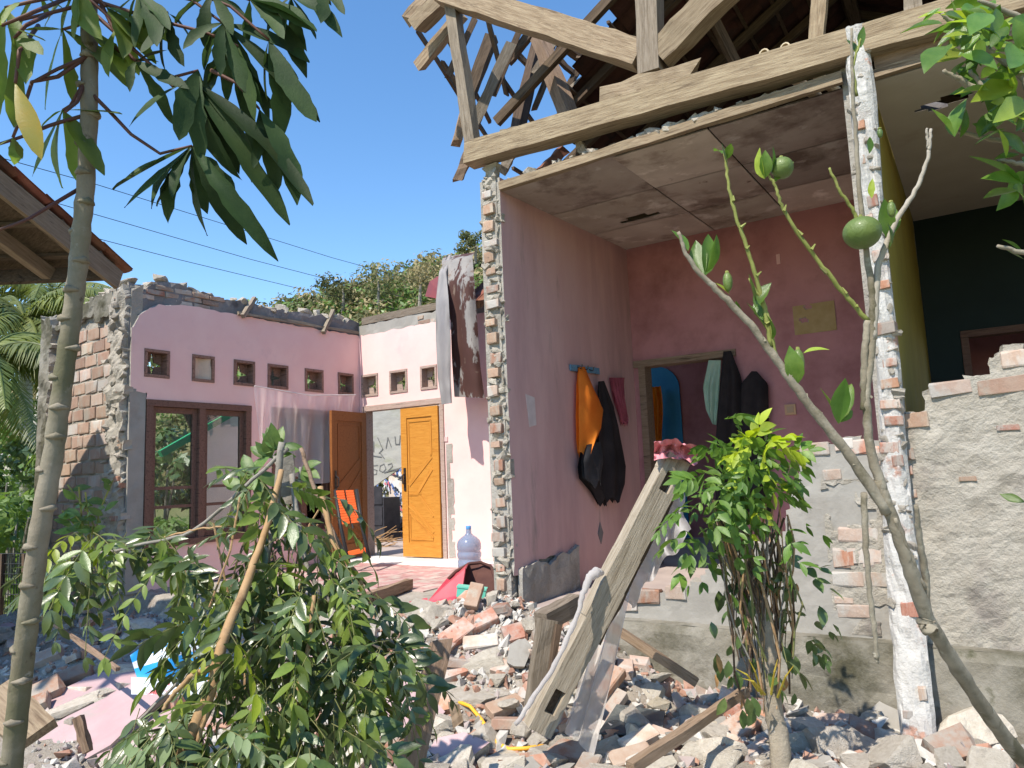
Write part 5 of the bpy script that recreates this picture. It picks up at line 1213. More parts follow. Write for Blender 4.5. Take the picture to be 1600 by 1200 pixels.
# ================================================================== CASSAVA in front, left
cas = thing('cassava_plant', 'tall cassava plant with knobbly pale stem and drooping palmate leaves', 'plant', at(14, 1230, 1.42))
TR = [(10,1290,1.45),(18,1200,1.43),(33,1060,1.42),(45,960,1.41),(62,830,1.40),(85,700,1.40),(98,600,1.40),(112,500,1.40),(124,400,1.40),(133,300,1.40),(139,200,1.41),(140,100,1.42),(139,0,1.43),(137,-120,1.45)]
TR = [at(*p) for p in TR]
N_ = 90; mb = MB()
mb.tube([along(TR, i/N_)+V((rnd(-.0006, .0006), rnd(-.0006, .0006), 0)) for i in range(N_+1)], [lerp(.0205, .0145, i/N_)*(1+.05*math.sin(i*2.1)+.06*max(0, math.cos(2*math.pi*(i/N_-.05)/.035))**6) for i in range(N_+1)], 14)
trk = mb.build('stem', BARKC, cas, smooth=True)
for i in range(27):     # leaf scars
    q = .05+i*.035; p = along(TR, q); r = lerp(.0205, .0145, q); a = i*2.4
    d = (RT*math.cos(a)-FW*abs(math.sin(a))*.8).normalized()
    m_ = MB(); s_d = d.cross(V((0, 0, 1))).normalized()
    pts = [p+(d*math.cos(b)+s_d*math.sin(b))*(r+.001)+V((0, 0, -.003*abs(b))) for b in (-1.1, -.7, -.3, 0, .3, .7, 1.1)]
    m_.tube(pts, [.002,.004,.006,.0085,.006,.004,.002], 6); m_.build('leaf_scar', BARKC, cas, smooth=True)
CL = [leaf_mesh('leaflet', LEAFC, 1, w, .60, .30, dr, 11, .05, .85, .22, .07) for w, dr in ((.24, .1), (.27, .2), (.22, .05), (.28, .3), (.25, .4), (.23, .25))]
CLY = leaf_mesh('leaflet', LEAFYL, 1, .24, .6, .25, .2, 8, .03, .9)
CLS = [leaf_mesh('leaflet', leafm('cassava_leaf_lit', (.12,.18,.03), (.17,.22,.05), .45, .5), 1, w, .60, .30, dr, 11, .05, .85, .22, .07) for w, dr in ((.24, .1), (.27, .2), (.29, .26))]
def palmate(hub, tips, stem=None, pool=CL, ht=1.4, dt=.06):
    h = at(hub[0], hub[1], ht)
    m_ = MB()
    if stem:
        pts = [at(x, y, lerp(1.41, ht, i/max(1, len(stem)-1))) for i, (x, y) in enumerate(stem)]+[h]
        P_ = [along(pts, i/12)+V((0, 0, .0)) for i in range(13)]
        m_.tube(P_, [lerp(.0042, .0026, i/12) for i in range(13)], 7)
    else: m_.tube([h, h+V((.01, 0, .01))], .003, 6)
    lf = m_.build('leaf', STEMR, cas, smooth=True)
    for x, y in tips:
        tp = at(x, y, ht+rnd(-dt, dt)); d = tp-h
        nrm_ = (-FW*rnd(.25, 1)+V((0, 0, rnd(.3, 1)))+RT*rnd(-.5, .5))
        wf_ = min(1.1, .17/d.length)*rnd(.85, 1.05); o = put('leaflet', random.choice(pool), lf, h, d, nrm_, (d.length, d.length*max(.6, wf_), d.length*rnd(.3, 1.3)))
    return lf
palmate((300,228), [(172,288),(190,320),(240,318),(297,366),(392,366),(424,358),(262,300)], [(147,150),(175,178),(205,210),(250,240)])
palmate((300,124), [(190,178),(268,198),(300,262),(340,270),(365,262),(415,246),(468,322),(488,312)], [(146,20),(190,60),(240,105),(270,135)])
palmate((310,110), [(352,250),(322,235),(290,215)], [(150,55),(200,88),(265,122)])
palmate((348,36), [(482,88),(442,168),(498,186),(402,152),(312,102),(285,66),(352,110),(430,210)], [(140,-30),(220,-20),(300,0)])
palmate((390,0), [(478,30),(480,90),(440,60),(500,20),(395,70)], [(140,-60),(260,-50),(340,-20)])
palmate((212,96), [(268,198),(205,125),(246,86),(256,70),(290,120)], [(150,-10),(170,30),(190,70)])
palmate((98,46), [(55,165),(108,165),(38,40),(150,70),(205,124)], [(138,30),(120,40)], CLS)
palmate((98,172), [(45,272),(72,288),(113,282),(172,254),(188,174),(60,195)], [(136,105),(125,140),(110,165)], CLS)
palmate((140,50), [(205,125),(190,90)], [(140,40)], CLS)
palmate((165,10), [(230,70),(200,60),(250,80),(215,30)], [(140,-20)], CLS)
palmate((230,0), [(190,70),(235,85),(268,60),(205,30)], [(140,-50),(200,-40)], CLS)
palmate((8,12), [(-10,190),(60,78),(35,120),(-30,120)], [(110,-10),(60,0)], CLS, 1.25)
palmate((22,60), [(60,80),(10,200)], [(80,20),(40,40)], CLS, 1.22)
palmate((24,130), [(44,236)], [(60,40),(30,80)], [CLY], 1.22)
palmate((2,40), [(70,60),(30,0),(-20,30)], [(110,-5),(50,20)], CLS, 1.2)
palmate((500,-20), [(536,22),(500,28),(520,5)], [(140,-80),(350,-60)])
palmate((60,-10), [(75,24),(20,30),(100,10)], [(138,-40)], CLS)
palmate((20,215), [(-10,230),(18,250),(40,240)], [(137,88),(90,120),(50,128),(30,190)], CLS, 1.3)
palmate((420,62), [(498,182),(450,172),(405,155),(470,120),(440,215)], [(140,-50),(260,-30),(360,10)])
palmate((372,72), [(350,150),(392,190),(322,128),(418,176),(300,150)], [(145,0),(240,30),(320,50)])
palmate((262,20), [(215,82),(240,100),(285,96),(310,60),(205,50)], [(140,-40),(200,-20)])
palmate((455,-5), [(470,70),(495,60),(440,55),(525,25),(410,40)], [(140,-70),(320,-50)])
palmate((330,-10), [(290,50),(320,62),(360,55),(385,30),(270,30)], [(140,-50),(240,-40)])
palmate((185,40), [(160,110),(190,120),(225,110),(235,70)], [(142,0)], CLS)
palmate((215,-10), [(180,60),(205,75),(240,70),(262,45),(165,30)], [(140,-60)])
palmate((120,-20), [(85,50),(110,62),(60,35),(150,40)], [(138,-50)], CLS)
palmate((300,235), [(250,330),(330,330),(355,320),(215,300)], None, CL, 1.43)
palmate((405,170), [(470,300),(440,265),(392,262),(425,300)], [(330,110),(370,130)])
for st in ([(137,88),(90,108),(48,130)], [(134,180),(80,195),(40,212),(-10,228)], [(124,295),(90,315),(40,345),(-10,362)], [(132,130),(120,160),(102,175)], [(139,5),(80,20),(30,32)]):
    pts = [at(x, y, 1.41-.04*i) for i, (x, y) in enumerate(st)]
    MB().tube([along(pts, i/8) for i in range(9)], [.0042-.0002*i for i in range(9)], 7).build('petiole', STEMR, cas, smooth=True)

# the crown above the frame, which shades the stem
for i in range(6):
    p = along(TR, rnd(.62, .95))-SD*rnd(.4, .7)+R0*rnd(-.06, .06); top_ = along(TR, .98)
    m_ = MB(); m_.tube([top_, top_.lerp(p, .5)+V((0, 0, .08)), p], .004, 6); l_ = m_.build('leaf', STEMR, cas, smooth=True)
    for j in range(7):
        a = j/7*6.28+i; put('leaflet', random.choice(CL), l_, p, V((math.cos(a), math.sin(a), -.35)), V((0, 0, 1)), rnd(.14, .2))

# ================================================================== CITRUS in front, right
cit = thing('citrus_tree', 'young citrus tree with nearly bare branches and green fruits at the right', 'tree', at(1650, 1240, 1.5))
def br(pts, r0, r1, mt, name='branch', n=9, jit=.0012):
    P_ = [at(*p) for p in pts]; k = max(8, len(pts)*6); mb = MB()
    # smooth the polyline
    Q = [along(P_, i/k) for i in range(k+1)]
    for _ in range(3): Q = [Q[0]]+[(Q[i-1]+Q[i]*2+Q[i+1])/4 for i in range(1, k)]+[Q[-1]]
    mb.tube([q+V((rnd(-jit, jit), rnd(-jit, jit), rnd(-jit, jit))) for q in Q], [lerp(r0, r1, i/k)*rnd(.93, 1.08) for i in range(k+1)], n)
    return mb.build(name, mt, cit, smooth=True)
D_ = 1.28
br([(1700,1300,1.6),(1640,1240,1.55),(1560,1140,1.45),(1500,1050,1.38),(1450,970,1.32),(1418,880,1.29),(1395,810,D_),(1372,750,D_)], .0175, .0095, BARKO, 'trunk', 12)
br([(1385,800,D_),(1330,715,D_),(1270,640,D_),(1225,580,D_),(1180,515,D_),(1130,462,D_),(1095,430,D_),(1070,395,D_),(1060,362,D_)], .0100, .003, BARKO)
br([(1380,770,D_),(1358,700,D_),(1353,620,D_),(1362,540,D_),(1364,470,D_),(1355,400,D_),(1345,330,D_),(1338,230,D_),(1332,130,D_),(1330,45,D_)], .0090, .0024, BARKO)
br([(1365,530,D_),(1368,470,D_),(1372,410,D_),(1400,345,D_),(1435,290,D_),(1452,240,D_),(1454,202,D_)], .007, .0025, mat('pale_twig', (.52,.47,.40), (.44,.39,.32), 20, .8, .3, 50))
br([(1452,240,D_),(1450,225,D_),(1448,200,D_)], .003, .002, MATS['pale_twig'])
br([(1345,365,D_),(1335,330,D_),(1310,295,D_),(1296,262,D_)], .0038, .0022, STEMG)
br([(1356,502,D_),(1320,460,D_),(1280,410,D_),(1240,355,D_),(1220,320,D_),(1212,290,D_),(1195,265,D_)], .0045, .0024, STEMG)
br([(1205,540,D_),(1195,480,D_),(1175,410,D_),(1150,340,D_),(1138,290,D_),(1132,235,D_)], .0045, .0024, STEMG)
br([(1212,560,D_),(1205,510,D_),(1190,470,D_),(1170,435,D_)], .004, .0024, STEMG)
br([(1338,150,D_),(1332,100,D_),(1345,60,D_)], .003, .002, STEMG)
br([(1356,500,D_),(1350,570,D_),(1350,640,D_)], .006, .006, BARKO)
br([(1350,770,D_),(1352,840,D_),(1358,920,D_),(1366,980,D_),(1370,1030,D_)], .006, .004, BARKO)
br([(1366,1020,D_),(1372,1035,D_)], .004, .003, BARKO)
br([(1448,975,1.32),(1446,900,1.3),(1436,840,1.28),(1432,790,1.26)], .008, .004, BARKO)
br([(1445,920,1.3),(1420,860,1.28),(1398,810,1.27)], .004, .003, BARKO)
br([(1446,968,1.32),(1452,985,1.31)], .016, .015, BARKO)
FRUIT = mat('green_citrus', (.075,.125,.022), (.12,.165,.035), 12, .45, .7, 110, (.16,.17,.06), 8, (.58,.7), spec=.45, bdist=.003, coat=.1)
def fruit(px, py, r, sx=1., sz=1., t=D_):
    c = at(px, py, t); f_ = MB(); n = 18
    f_.grid(lambda s, q: c+V((math.sin(math.pi*s)*math.cos(2*math.pi*q)*r*sx, math.sin(math.pi*s)*math.sin(2*math.pi*q)*r*sx, math.cos(math.pi*s)*r*sz*(1-.04*math.cos(math.pi*s)))), n, 24)
    o = f_.build('fruit', FRUIT, cit, smooth=True); MB().tube([c+V((0, 0, r*sz*.9)), c+V((0, 0, r*sz*1.12))], [.004, .003], 6).build('stalk', STEMG, o)
fruit(1347, 363, .0325, 1, .9, 1.27); fruit(1222, 262, .020, 1, 1); fruit(1137, 440, .0095, .9, 1.9); fruit(1248, 564, .011, .9, 2.1); fruit(1393, 327, .009, .8, 1.6, 1.25); fruit(1375, 208, .006, .8, 1.5)
for P0, P1 in (((1205,540),(1175,410)), ((1175,410),(1138,290)), ((1356,502),(1280,410)), ((1280,410),(1220,320)), ((1385,800),(1270,640)), ((1270,640),(1180,515)), ((1358,700),(1362,540))):
    for i in range(3):
        q = (i+rnd(.2, .8))/3; c = at(lerp(P0[0], P1[0], q)+rnd(-3, 3), lerp(P0[1], P1[1], q), D_-.004)
        MB().tube([c, c+RT*rnd(-.012, .012)+V((0, 0, rnd(.004, .012)))], [.0035, .0012], 5).build('bud', STEMG if P0[1] < 560 else BARKO, cit)
OL = [leaf_mesh('leaf', LEAFO, 1, w, .48, .3, dr, 7, .012) for w, dr in ((.40, .1), (.46, .22), (.36, -.1), (.5, .3))]
OLY = [leaf_mesh('leaf', leafm('citrus_young_leaf', (.24,.32,.04), (.30,.38,.06), .4, .35), 1, w, .48, .35, dr, 7, .01) for w, dr in ((.34, .1), (.42, .2))]
def lf(px, py, tx, ty, pool=OL, t=D_, dt=.03):
    a = at(px, py, t); b = at(tx, ty, t+rnd(-dt, dt)); d = b-a
    put('leaf', random.choice(pool), cit, a, d, -FW*rnd(.1, 1)+V((0, 0, rnd(.2, 1)))+RT*rnd(-.6, .6), d.length)
for a in [(1393,380,1380,312),(1385,375,1402,318),(1388,390,1400,350),(1362,310,1364,278),(1358,240,1362,212),(1255,552,1294,540),(1246,600,1240,545),(1308,658,1287,604),(1310,662,1320,588),(1312,660,1335,640),(1314,658,1330,595),
          (1195,280,1180,232),(1196,278,1200,235),(1205,272,1212,228),(1210,285,1240,250),(1135,255,1124,225),(1134,250,1142,222),(1100,430,1088,372),(1102,430,1118,362),(1105,425,1130,370),(1075,392,1056,352),(1140,460,1120,440),(1180,470,1165,430),(1192,500,1185,455),(1200,520,1172,470),(1205,530,1210,490),(1180,480,1200,440),
          (1345,75,1350,42),(1338,85,1328,55),(1602,785,1562,770),(1190,455,1176,468),(1150,470,1155,490),(1128,240,1120,228)]:
    lf(*a, pool=OL if random.random() < .75 else OLY)
# leafy crown at the top right, nearer
for bpts in ([(1680,300,1.0),(1600,120,1.0),(1520,60,1.02),(1470,20,1.02)], [(1680,200,1.0),(1600,160,1.0),(1545,150,1.02),(1515,110,1.02)], [(1690,420,1.0),(1620,230,1.0),(1560,220,1.02),(1490,205,1.02)], [(1700,330,1.0),(1620,260,1.0),(1560,250,1.0)], [(1700,120,1.0),(1600,30,1.0),(1530,0,1.0)],
             [(1660,500,1.0),(1620,400,1.0),(1560,385,1.0)], [(1545,150,1.02),(1500,125,1.02),(1475,110,1.02)]):
    br(bpts, .006, .0025, BARKO)
for cx, cy, rx, ry, n in ((1540,60,75,60,62),(1580,150,50,60,36),(1500,25,40,30,22),(1600,260,40,50,12)):
    for i in range(n):
        a = rnd(0, 6.28); q = math.sqrt(random.random()); x = cx+rx*q*math.cos(a); y = cy+ry*q*math.sin(a); b = rnd(0, 6.28); L_ = rnd(38, 66)
        lf(x, y, x+L_*math.cos(b), y+L_*abs(math.sin(b))*.9-10, OL if random.random() < .8 else OLY, rnd(.92, 1.1), .05)
for a in [(1490,212,1460,165),(1492,214,1497,150),(1500,215,1515,170),(1530,215,1565,160),(1532,214,1548,190),(1596,285,1520,237),(1598,290,1550,262),(1600,240,1570,200),(1600,405,1556,386),(1600,398,1570,372),(1560,205,1520,190)]:
    lf(*a, t=1.0, dt=.02)

# ================================================================== FELLED LEAFY BRANCHES, centre left
shr = thing('felled_branch_pile', 'heap of cut leafy branches with peeled stems lying in front of the veranda', 'branches', hit(420, 1150))
def stemp(pts, r0, r1, mt=STEMT, par=shr, name='stem', jit=.003):
    P_ = [at(*p) for p in pts]; k = len(pts)*6; Q = [along(P_, i/k) for i in range(k+1)]
    for _ in range(3): Q = [Q[0]]+[(Q[i-1]+Q[i]*2+Q[i+1])/4 for i in range(1, k)]+[Q[-1]]
    mb = MB(); mb.tube([q+V((rnd(-jit, jit), 0, rnd(-jit, jit))) for q in Q], [lerp(r0, r1, i/k) for i in range(k+1)], 8); return mb.build(name, mt, par, smooth=True)
T2 = 2.3
stemp([(440,735,2.5),(415,830,2.35),(388,905,2.2),(345,1010,2.05),(330,1080,2.0),(288,1170,1.95),(275,1240,1.95)], .010, .021)
stemp([(335,1040,2.02),(300,1055,2.0),(270,1085,2.0),(255,1110,2.0)], .009, .006)
stemp([(330,1098,1.98),(310,1150,1.96),(300,1210,1.95)], .007, .009)
stemp([(490,930,2.2),(485,1000,2.15),(470,1060,2.1),(460,1110,2.1)], .006, .008)
stemp([(500,760,2.5),(520,850,2.4),(560,900,2.35),(570,930,2.35)], .010, .006)
stemp([(470,700,2.6),(500,790,2.5),(545,880,2.45)], .008, .007, WOODM)
stemp([(440,690,2.55),(430,800,2.5),(400,950,2.4),(380,1100,2.35)], .012, .018, BARKG)
stemp([(450,700,2.55),(300,835,2.5),(180,860,2.5),(110,870,2.5)], .008, .004, BARKG)
stemp([(455,740,2.55),(480,900,2.4),(560,990,2.35),(640,1010,2.35)], .010, .004, BARKG)
stemp([(400,890,2.4),(330,1020,2.3),(200,1140,2.25)], .008, .004, BARKG)
stemp([(255,840,2.55),(300,828,2.5),(385,818,2.45)], .004, .003)
beam('cut_stump', at(453, 790, 2.6), at(448, 712, 2.62), .05, .05, BARKG, shr, up=nrm, rag=.02)
SL = [leaf_mesh('leaf', LEAF1, 1, w, .45, .22, dr, 6, .02, 1.2, .15, .08) for w, dr in ((.34, .1), (.40, .2), (.30, .05), (.38, .3), (.36, .45), (.33, -.1))]
SLY = [leaf_mesh('leaf', LEAFY, 1, w, .45, .22, dr, 5) for w, dr in ((.34, .1), (.38, .25))]
SLP_ = [leaf_mesh('leaf', leafm('pale_back_leaf', (.17,.23,.10), (.22,.28,.13), .3, .6), 1, w, .45, .2, dr, 5) for w, dr in ((.4, .1), (.44, .2))]
SLB = [leaf_mesh('leaf', leafm('bright_shrub_leaf', (.13,.19,.035), (.19,.26,.055), .3, .35), 1, w, .45, .22, dr, 5) for w, dr in ((.36, .1), (.42, .2))]
class Fol:
    """collects leaves of a plant; the largest become parts, the rest one part"""
    def __init__(s): s.L = []
    def leaf(s, p, d, n, L, me): s.L.append((p, d, n, L, me))
    def build(s, par, top=300, name='leaf'):
        s.L.sort(key=lambda q: -(q[3]/max(.3, (q[0]-CAM).length))-random.random()*.02)
        for p, d, n, L, me in s.L[:top]: put(name, me, par, p, d, n, L)
        rest = {}
        for p, d, n, L, me in s.L[top:]: rest.setdefault(me.materials[0].name, []).append((p, d, n, L, me))
        for k, ls in rest.items():
            mb = MB()
            for p, d, n, L, me in ls:
                B = basis(d, n); vs, fs = mesh_data(me); mb.add([B @ (w*L)+p for w in vs], fs)
            tag(mb.build('foliage', MATS[k], par, smooth=True, fix=False), kind='stuff')
fo_ = Fol()
def spray(fol, base, d, Lr, nl, Ll, pool, rach=None, droop=.5):
    """pinnate leaf: rachis with pairs of leaflets"""
    d = d.normalized(); sd = d.cross(V((0, 0, 1)))
    if sd.length < .1: sd = d.cross(RT)
    sd.normalize(); nn = sd.cross(d)
    tw = rnd(-1.2, 1.2); sd, nn = sd*math.cos(tw)+nn*math.sin(tw), nn*math.cos(tw)-sd*math.sin(tw)
    pts = []
    for i in range(nl+1):
        s = i/nl; p = base+d*Lr*s+V((0, 0, -droop*Lr*s*s)); pts.append(p)
        if i == 0: continue
        dd = (d+V((0, 0, -droop*2*s))).normalized()
        for sg in (-1, 1):
            if i == nl and sg > 0: ld = dd
            else: ld = dd*.65+sd*sg*.8+V((rnd(-.2, .2), rnd(-.2, .2), rnd(-.35, .1)))
            fol.leaf(p, ld, nn+V((rnd(-.35, .35), rnd(-.35, .35), rnd(-.2, .4))), Ll*rnd(.8, 1.15)*(1-.25*abs(s-.5)), random.choice(pool))
    if rach is not None: rach.tube(pts, .0014, 4, cap=False)
rach = MB(); STALK = mat('leaf_stalk', (.13,.15,.05), (.19,.17,.07), 20, .7, .1, 40)
BLOBS = [(150,855,58,32,13,2.45,'n'),(228,842,42,32,9,2.5,'n'),(112,876,35,28,7,2.45,'n'),(118,838,24,10,4,2.4,'y'),(318,925,38,34,8,2.45,'n'),(272,890,30,26,5,2.45,'n'),(405,760,34,36,9,2.5,'n'),(440,745,18,26,5,2.5,'n'),
         (430,850,45,58,14,2.45,'n'),(400,940,66,58,22,2.35,'n'),(480,950,66,72,26,2.35,'n'),(430,1050,98,62,30,2.2,'n'),(520,1050,58,62,20,2.25,'n'),(590,1020,46,36,14,2.25,'n'),(622,1015,18,26,5,2.2,'n'),
         (400,1140,112,42,28,2.05,'n'),(500,1140,58,42,14,2.1,'n'),(240,1122,66,36,11,2.0,'p'),(300,1160,78,32,12,1.95,'p'),(190,1168,34,24,4,2.0,'p'),(330,995,38,42,8,2.3,'n'),(345,995,18,20,3,2.15,'y'),
         (480,855,42,55,9,2.4,'n'),(560,910,32,32,6,2.4,'n'),(505,800,20,38,3,2.5,'n')]
for cx, cy, rx, ry, n, t, kd in BLOBS:
    for i in range(int(n*1.15)):
        a = rnd(0, 6.28); q = math.sqrt(random.random()); x = cx+rx*q*math.cos(a); y = cy+ry*q*math.sin(a)
        d = RT*(math.cos(a)*q*.9+rnd(-.5, .5))+V((0, 0, -math.sin(a)*q*.3+rnd(-.95, .05)))-FW*rnd(-.1, .6)
        rq = random.random(); pool = {'n': SLB if rq < .28 else (SL+SLP_[:1] if rq < .55 else SL), 'y': SLY, 'p': SL[:2]+SLP_}[kd]
        big = random.random() < .35
        spray(fo_, at(x, y, t+rnd(-.22, .25)), d, rnd(.12, .2), random.randint(4, 6), rnd(.075, .1) if big else rnd(.05, .072), pool, rach, rnd(.1, .7))
fo_.build(shr, 300)
tag(rach.build('leaf_stalks', STALK, shr, fix=False), kind='stuff')
# bare hanging stalks inside the heap
for i in range(26):
    x = rnd(300, 560); y = rnd(760, 1000); a = at(x, y, 2.45+rnd(-.1, .2)); b = a+V((rnd(-.12, .12), rnd(-.1, .1), -rnd(.15, .45)))
    MB().tube([a, (a+b)/2+V((rnd(-.03, .03), 0, 0)), b], .0035, 5).build('twig', STEMT if i % 3 else WOODM, shr)

# broad leaved plant near the window, behind the heap
pl = thing('broadleaf_plant', 'small broad leaved plant standing in front of the net curtain', 'plant', at(448, 860, 3.0))
for i, (x0, y0, x1, y1) in enumerate(((450,800,440,700),(452,800,428,712),(455,800,470,730),(446,800,395,740))):
    MB().tube([at(x0, y0+60, 3.0), at(x0, y0, 3.0), at((x0+x1)/2+4, (y0+y1)/2, 3.0), at(x1, y1, 3.0)], .007, 6).build('stem', BARKG, pl, smooth=True)
PL_ = [leaf_mesh('leaf', LEAFB, 1, w, .5, .25, dr, 6) for w, dr in ((.42, .1), (.5, .2))]
for hx, hy, n in ((436,702,7),(424,716,7),(395,742,9),(382,760,7),(470,735,4),(440,760,5),(400,780,6)):
    for i in range(n):
        a = rnd(0, 6.28); p = at(hx, hy, 3.0); d = RT*math.cos(a)+V((0, 0, math.sin(a)*.7+.2))-FW*rnd(-.3, .6)
        put('leaf', random.choice(PL_), pl, p, d, -FW+V((0, 0, .8)), rnd(.08, .12))

# ================================================================== VINE CLUMP on a stump, right of centre
BARKV = mat('mottled_bark', (.24,.20,.15), (.34,.29,.22), 7, .95, .9, 30, [((.12,.10,.06), 4, (.5,.6)), ((.45,.42,.36), 9, (.6,.7))], bdist=.012)
vin = thing('vine_covered_stump', 'stump overgrown with a bright leafy crown and hanging vines before the foundation', 'plant', hit(1205, 1175))
stemp([(1222,1215,3.15),(1215,1140,3.2),(1205,1080,3.22),(1200,1000,3.25),(1180,900,3.3),(1150,800,3.3)], .05, .02, BARKV, vin, 'stump', .006)
for i in range(90):
    x = rnd(1110, 1240); y = rnd(770, 880); a = at(x, y, 3.25+rnd(-.12, .15)); e = at(lerp(x, 1205, .6)+rnd(-25, 25), min(1115, y+rnd(120, 270)), 3.25+rnd(-.12, .15))
    m_ = a.lerp(e, .5)+V((rnd(-.06, .06), rnd(-.05, .05), 0))
    MB().tube([a, a.lerp(m_, .5)+V((rnd(-.02, .02), 0, 0)), m_, m_.lerp(e, .5)+V((rnd(-.03, .03), 0, 0)), e], rnd(.002, .006), 5).build('vine', random.choice((STEMT, BARKG, WOODM, WOODD, STALK)), vin)
fv = Fol()
VL = [leaf_mesh('leaf', LEAFV, 1, w, .48, .22, dr, 6, .02, 1.2, .15, .07) for w, dr in ((.38, .12), (.44, .22), (.36, .05), (.42, .35), (.4, -.05))]
VLY = [leaf_mesh('leaf', LEAFY, 1, w, .48, .22, dr, 6) for w, dr in ((.44, .12), (.5, .25))]
VLD = [leaf_mesh('leaf', LEAF1, 1, w, .48, .22, dr, 6) for w, dr in ((.46, .12), (.5, .25))]
DRY = [leaf_mesh('leaf', mat('dry_leaf', (.36,.22,.10), (.30,.18,.08), 6, .8, .2, 30, vary=.2, transl=.2), 1, .3, .5, .5, .4, 5)]
for cx, cy, rx, ry, n, pool, t, k in ((1150,738,46,40,22,VL,3.1,1),(1108,752,24,34,10,VL,3.1,1),(1196,722,28,32,14,VL,3.05,1),(1188,704,32,16,12,VLY,3.0,1),(1126,672,12,20,5,VL,3.15,1),(1188,775,28,24,9,VLY+VL,3.05,1),(1080,800,22,20,6,VL,3.1,1),
                               (1225,826,24,12,4,VL,3.1,0),(1085,835,18,24,5,VL,3.15,0),(1135,815,40,30,8,VL+VLD,3.2,0),(1118,870,30,36,5,VLD+VL,3.25,0),(1238,915,24,34,6,VLD,3.3,0),(1245,970,16,36,5,VLD,3.35,0),(1190,900,34,46,5,VLD,3.35,0),(1200,990,25,50,5,VLD,3.3,0)):
    for i in range(n):
        a = rnd(0, 6.28); q = math.sqrt(random.random()); x = cx+rx*q*math.cos(a); y = cy+ry*q*math.sin(a)
        d = RT*(math.cos(a)*q+rnd(-.5, .5))+V((0, 0, -math.sin(a)*q*.5+rnd(-.5, .3)))-FW*rnd(0, .7)
        spray(fv, at(x, y, t+rnd(-.15, .2)), d, rnd(.09, .14), random.randint(3, 4) if k else 2, rnd(.06, .095) if k else rnd(.06, .1), pool, None, rnd(.1, .6))
for i in range(45):
    fv.leaf(at(rnd(1110, 1250), rnd(900, 1110), 3.25+rnd(-.1, .2)), V((rnd(-.4, .4), rnd(-.4, .1), -1)), -FW, rnd(.06, .1), random.choice(DRY+VLD))
fv.build(vin, 300)
for i, (x0, y0, x1, y1) in enumerate(((1185,1080,1150,1045),(1190,1085,1170,1030),(1215,1090,1240,1040),(1205,1085,1215,1030),(1195,1085,1160,1060))):
    MB().tube([at(x0, y0, 3.1), at((x0+x1)/2, (y0+y1)/2-8, 3.05), at(x1, y1, 3.05)], [.006, .004, .001], 5).build('grass_blade', LEAFYL, vin)
# thin weeds over the shaded rubble at the left
wd_ = thing('thin_weed', 'thin weed with small leaves growing before the brick end wall', 'plant', at(160, 860, 4.6))
for i in range(7):
    a = at(150+rnd(-20, 30), 870, 4.6); e = at(rnd(90, 190), rnd(745, 830), 4.5); MB().tube([a, a.lerp(e, .5)+V((rnd(-.05, .05), 0, .05)), e], .005, 5).build('stem', STEMG, wd_)
    for j in range(7):
        p = a.lerp(e, rnd(.4, 1)); put('leaf', random.choice(PL_), wd_, p, V((rnd(-1, 1), rnd(-1, 1), rnd(-.2, .6))), -FW+V((0, 0, .6)), rnd(.07, .12))
# ================================================================== BACKGROUND
def clump(mb, c, r, n, s, flat=.8):
    for _ in range(n):
        d = V((random.gauss(0, 1), random.gauss(0, 1), random.gauss(0, 1))).normalized()*r*rnd(.55, 1.05); d.z *= flat
        p = c+d; nn = (d.normalized()+V((rnd(-.7, .7), rnd(-.7, .7), rnd(-.2, .9)))).normalized(); x = nn.orthogonal().normalized(); x = x*math.cos(q_ := rnd(0, 6.28))+nn.cross(x)*math.sin(q_); y = nn.cross(x); q = s*rnd(.6, 1.3)
        mb.add([p-x*q, p-y*q*.45, p+x*q, p+y*q*.45], [(0, 1, 2, 3)])
SKY_ = [(-500,610),(0,590),(150,585),(300,545),(400,478),(450,468),(500,455),(560,438),(620,425),(680,402),(760,380),(900,360),(1200,350),(1900,380)]
def hillp(s, t):
    px = lerp(-500, 1900, s); y0 = 790-.04*(px-800)*0; d = lerp(40, 95, t); p1 = at(px, prof(SKY_, px)+14, 95); p0 = at(px, 750-.04*(px-800), 38); p0.z = -1.2
    p = p0.lerp(p1, t); p.z = p0.z+(p1.z-p0.z)*t**1.15; return p
hb = MB(); hb.grid(hillp, 60, 20)
hb.grid(lambda s, t: hillp(s, 1)+V((FW.x, FW.y, 0))*60*t-V((0, 0, 20*t)), 60, 3)
tag(hb.build('hill', mat('wooded_hill', (.10,.12,.04), (.22,.19,.09), .15, .95, .6, 1.5, (.28,.22,.12), .08, rnd_off=False), smooth=True), kind='structure')
wd1, wd2, wd3 = MB(), MB(), MB()
for i in range(2300):
    px = rnd(-60, 1000) if i % 3 == 0 else rnd(370, 800); s = (px+500)/2400; t = random.random()**.6
    p = hillp(s, t); r = rnd(.9, 2.0)
    clump(random.choice((wd1, wd1, wd2, wd3)), p+V((0, 0, r*.6)), r, 26, .36)
fw_ = thing('hill_woodland', 'dense mixed woodland covering the hillside behind the houses', 'woodland', (-30, 60, 0), kind='stuff')
tag(wd1.build('dark_crowns', LEAFF, fw_, fix=False), kind='stuff'); tag(wd2.build('pale_crowns', leafm('dry_forest_leaf', (.28,.24,.12), (.36,.30,.17), .25, .7, .2, .2), fw_, fix=False), kind='stuff'); tag(wd3.build('green_crowns', LEAFB, fw_, fix=False), kind='stuff')
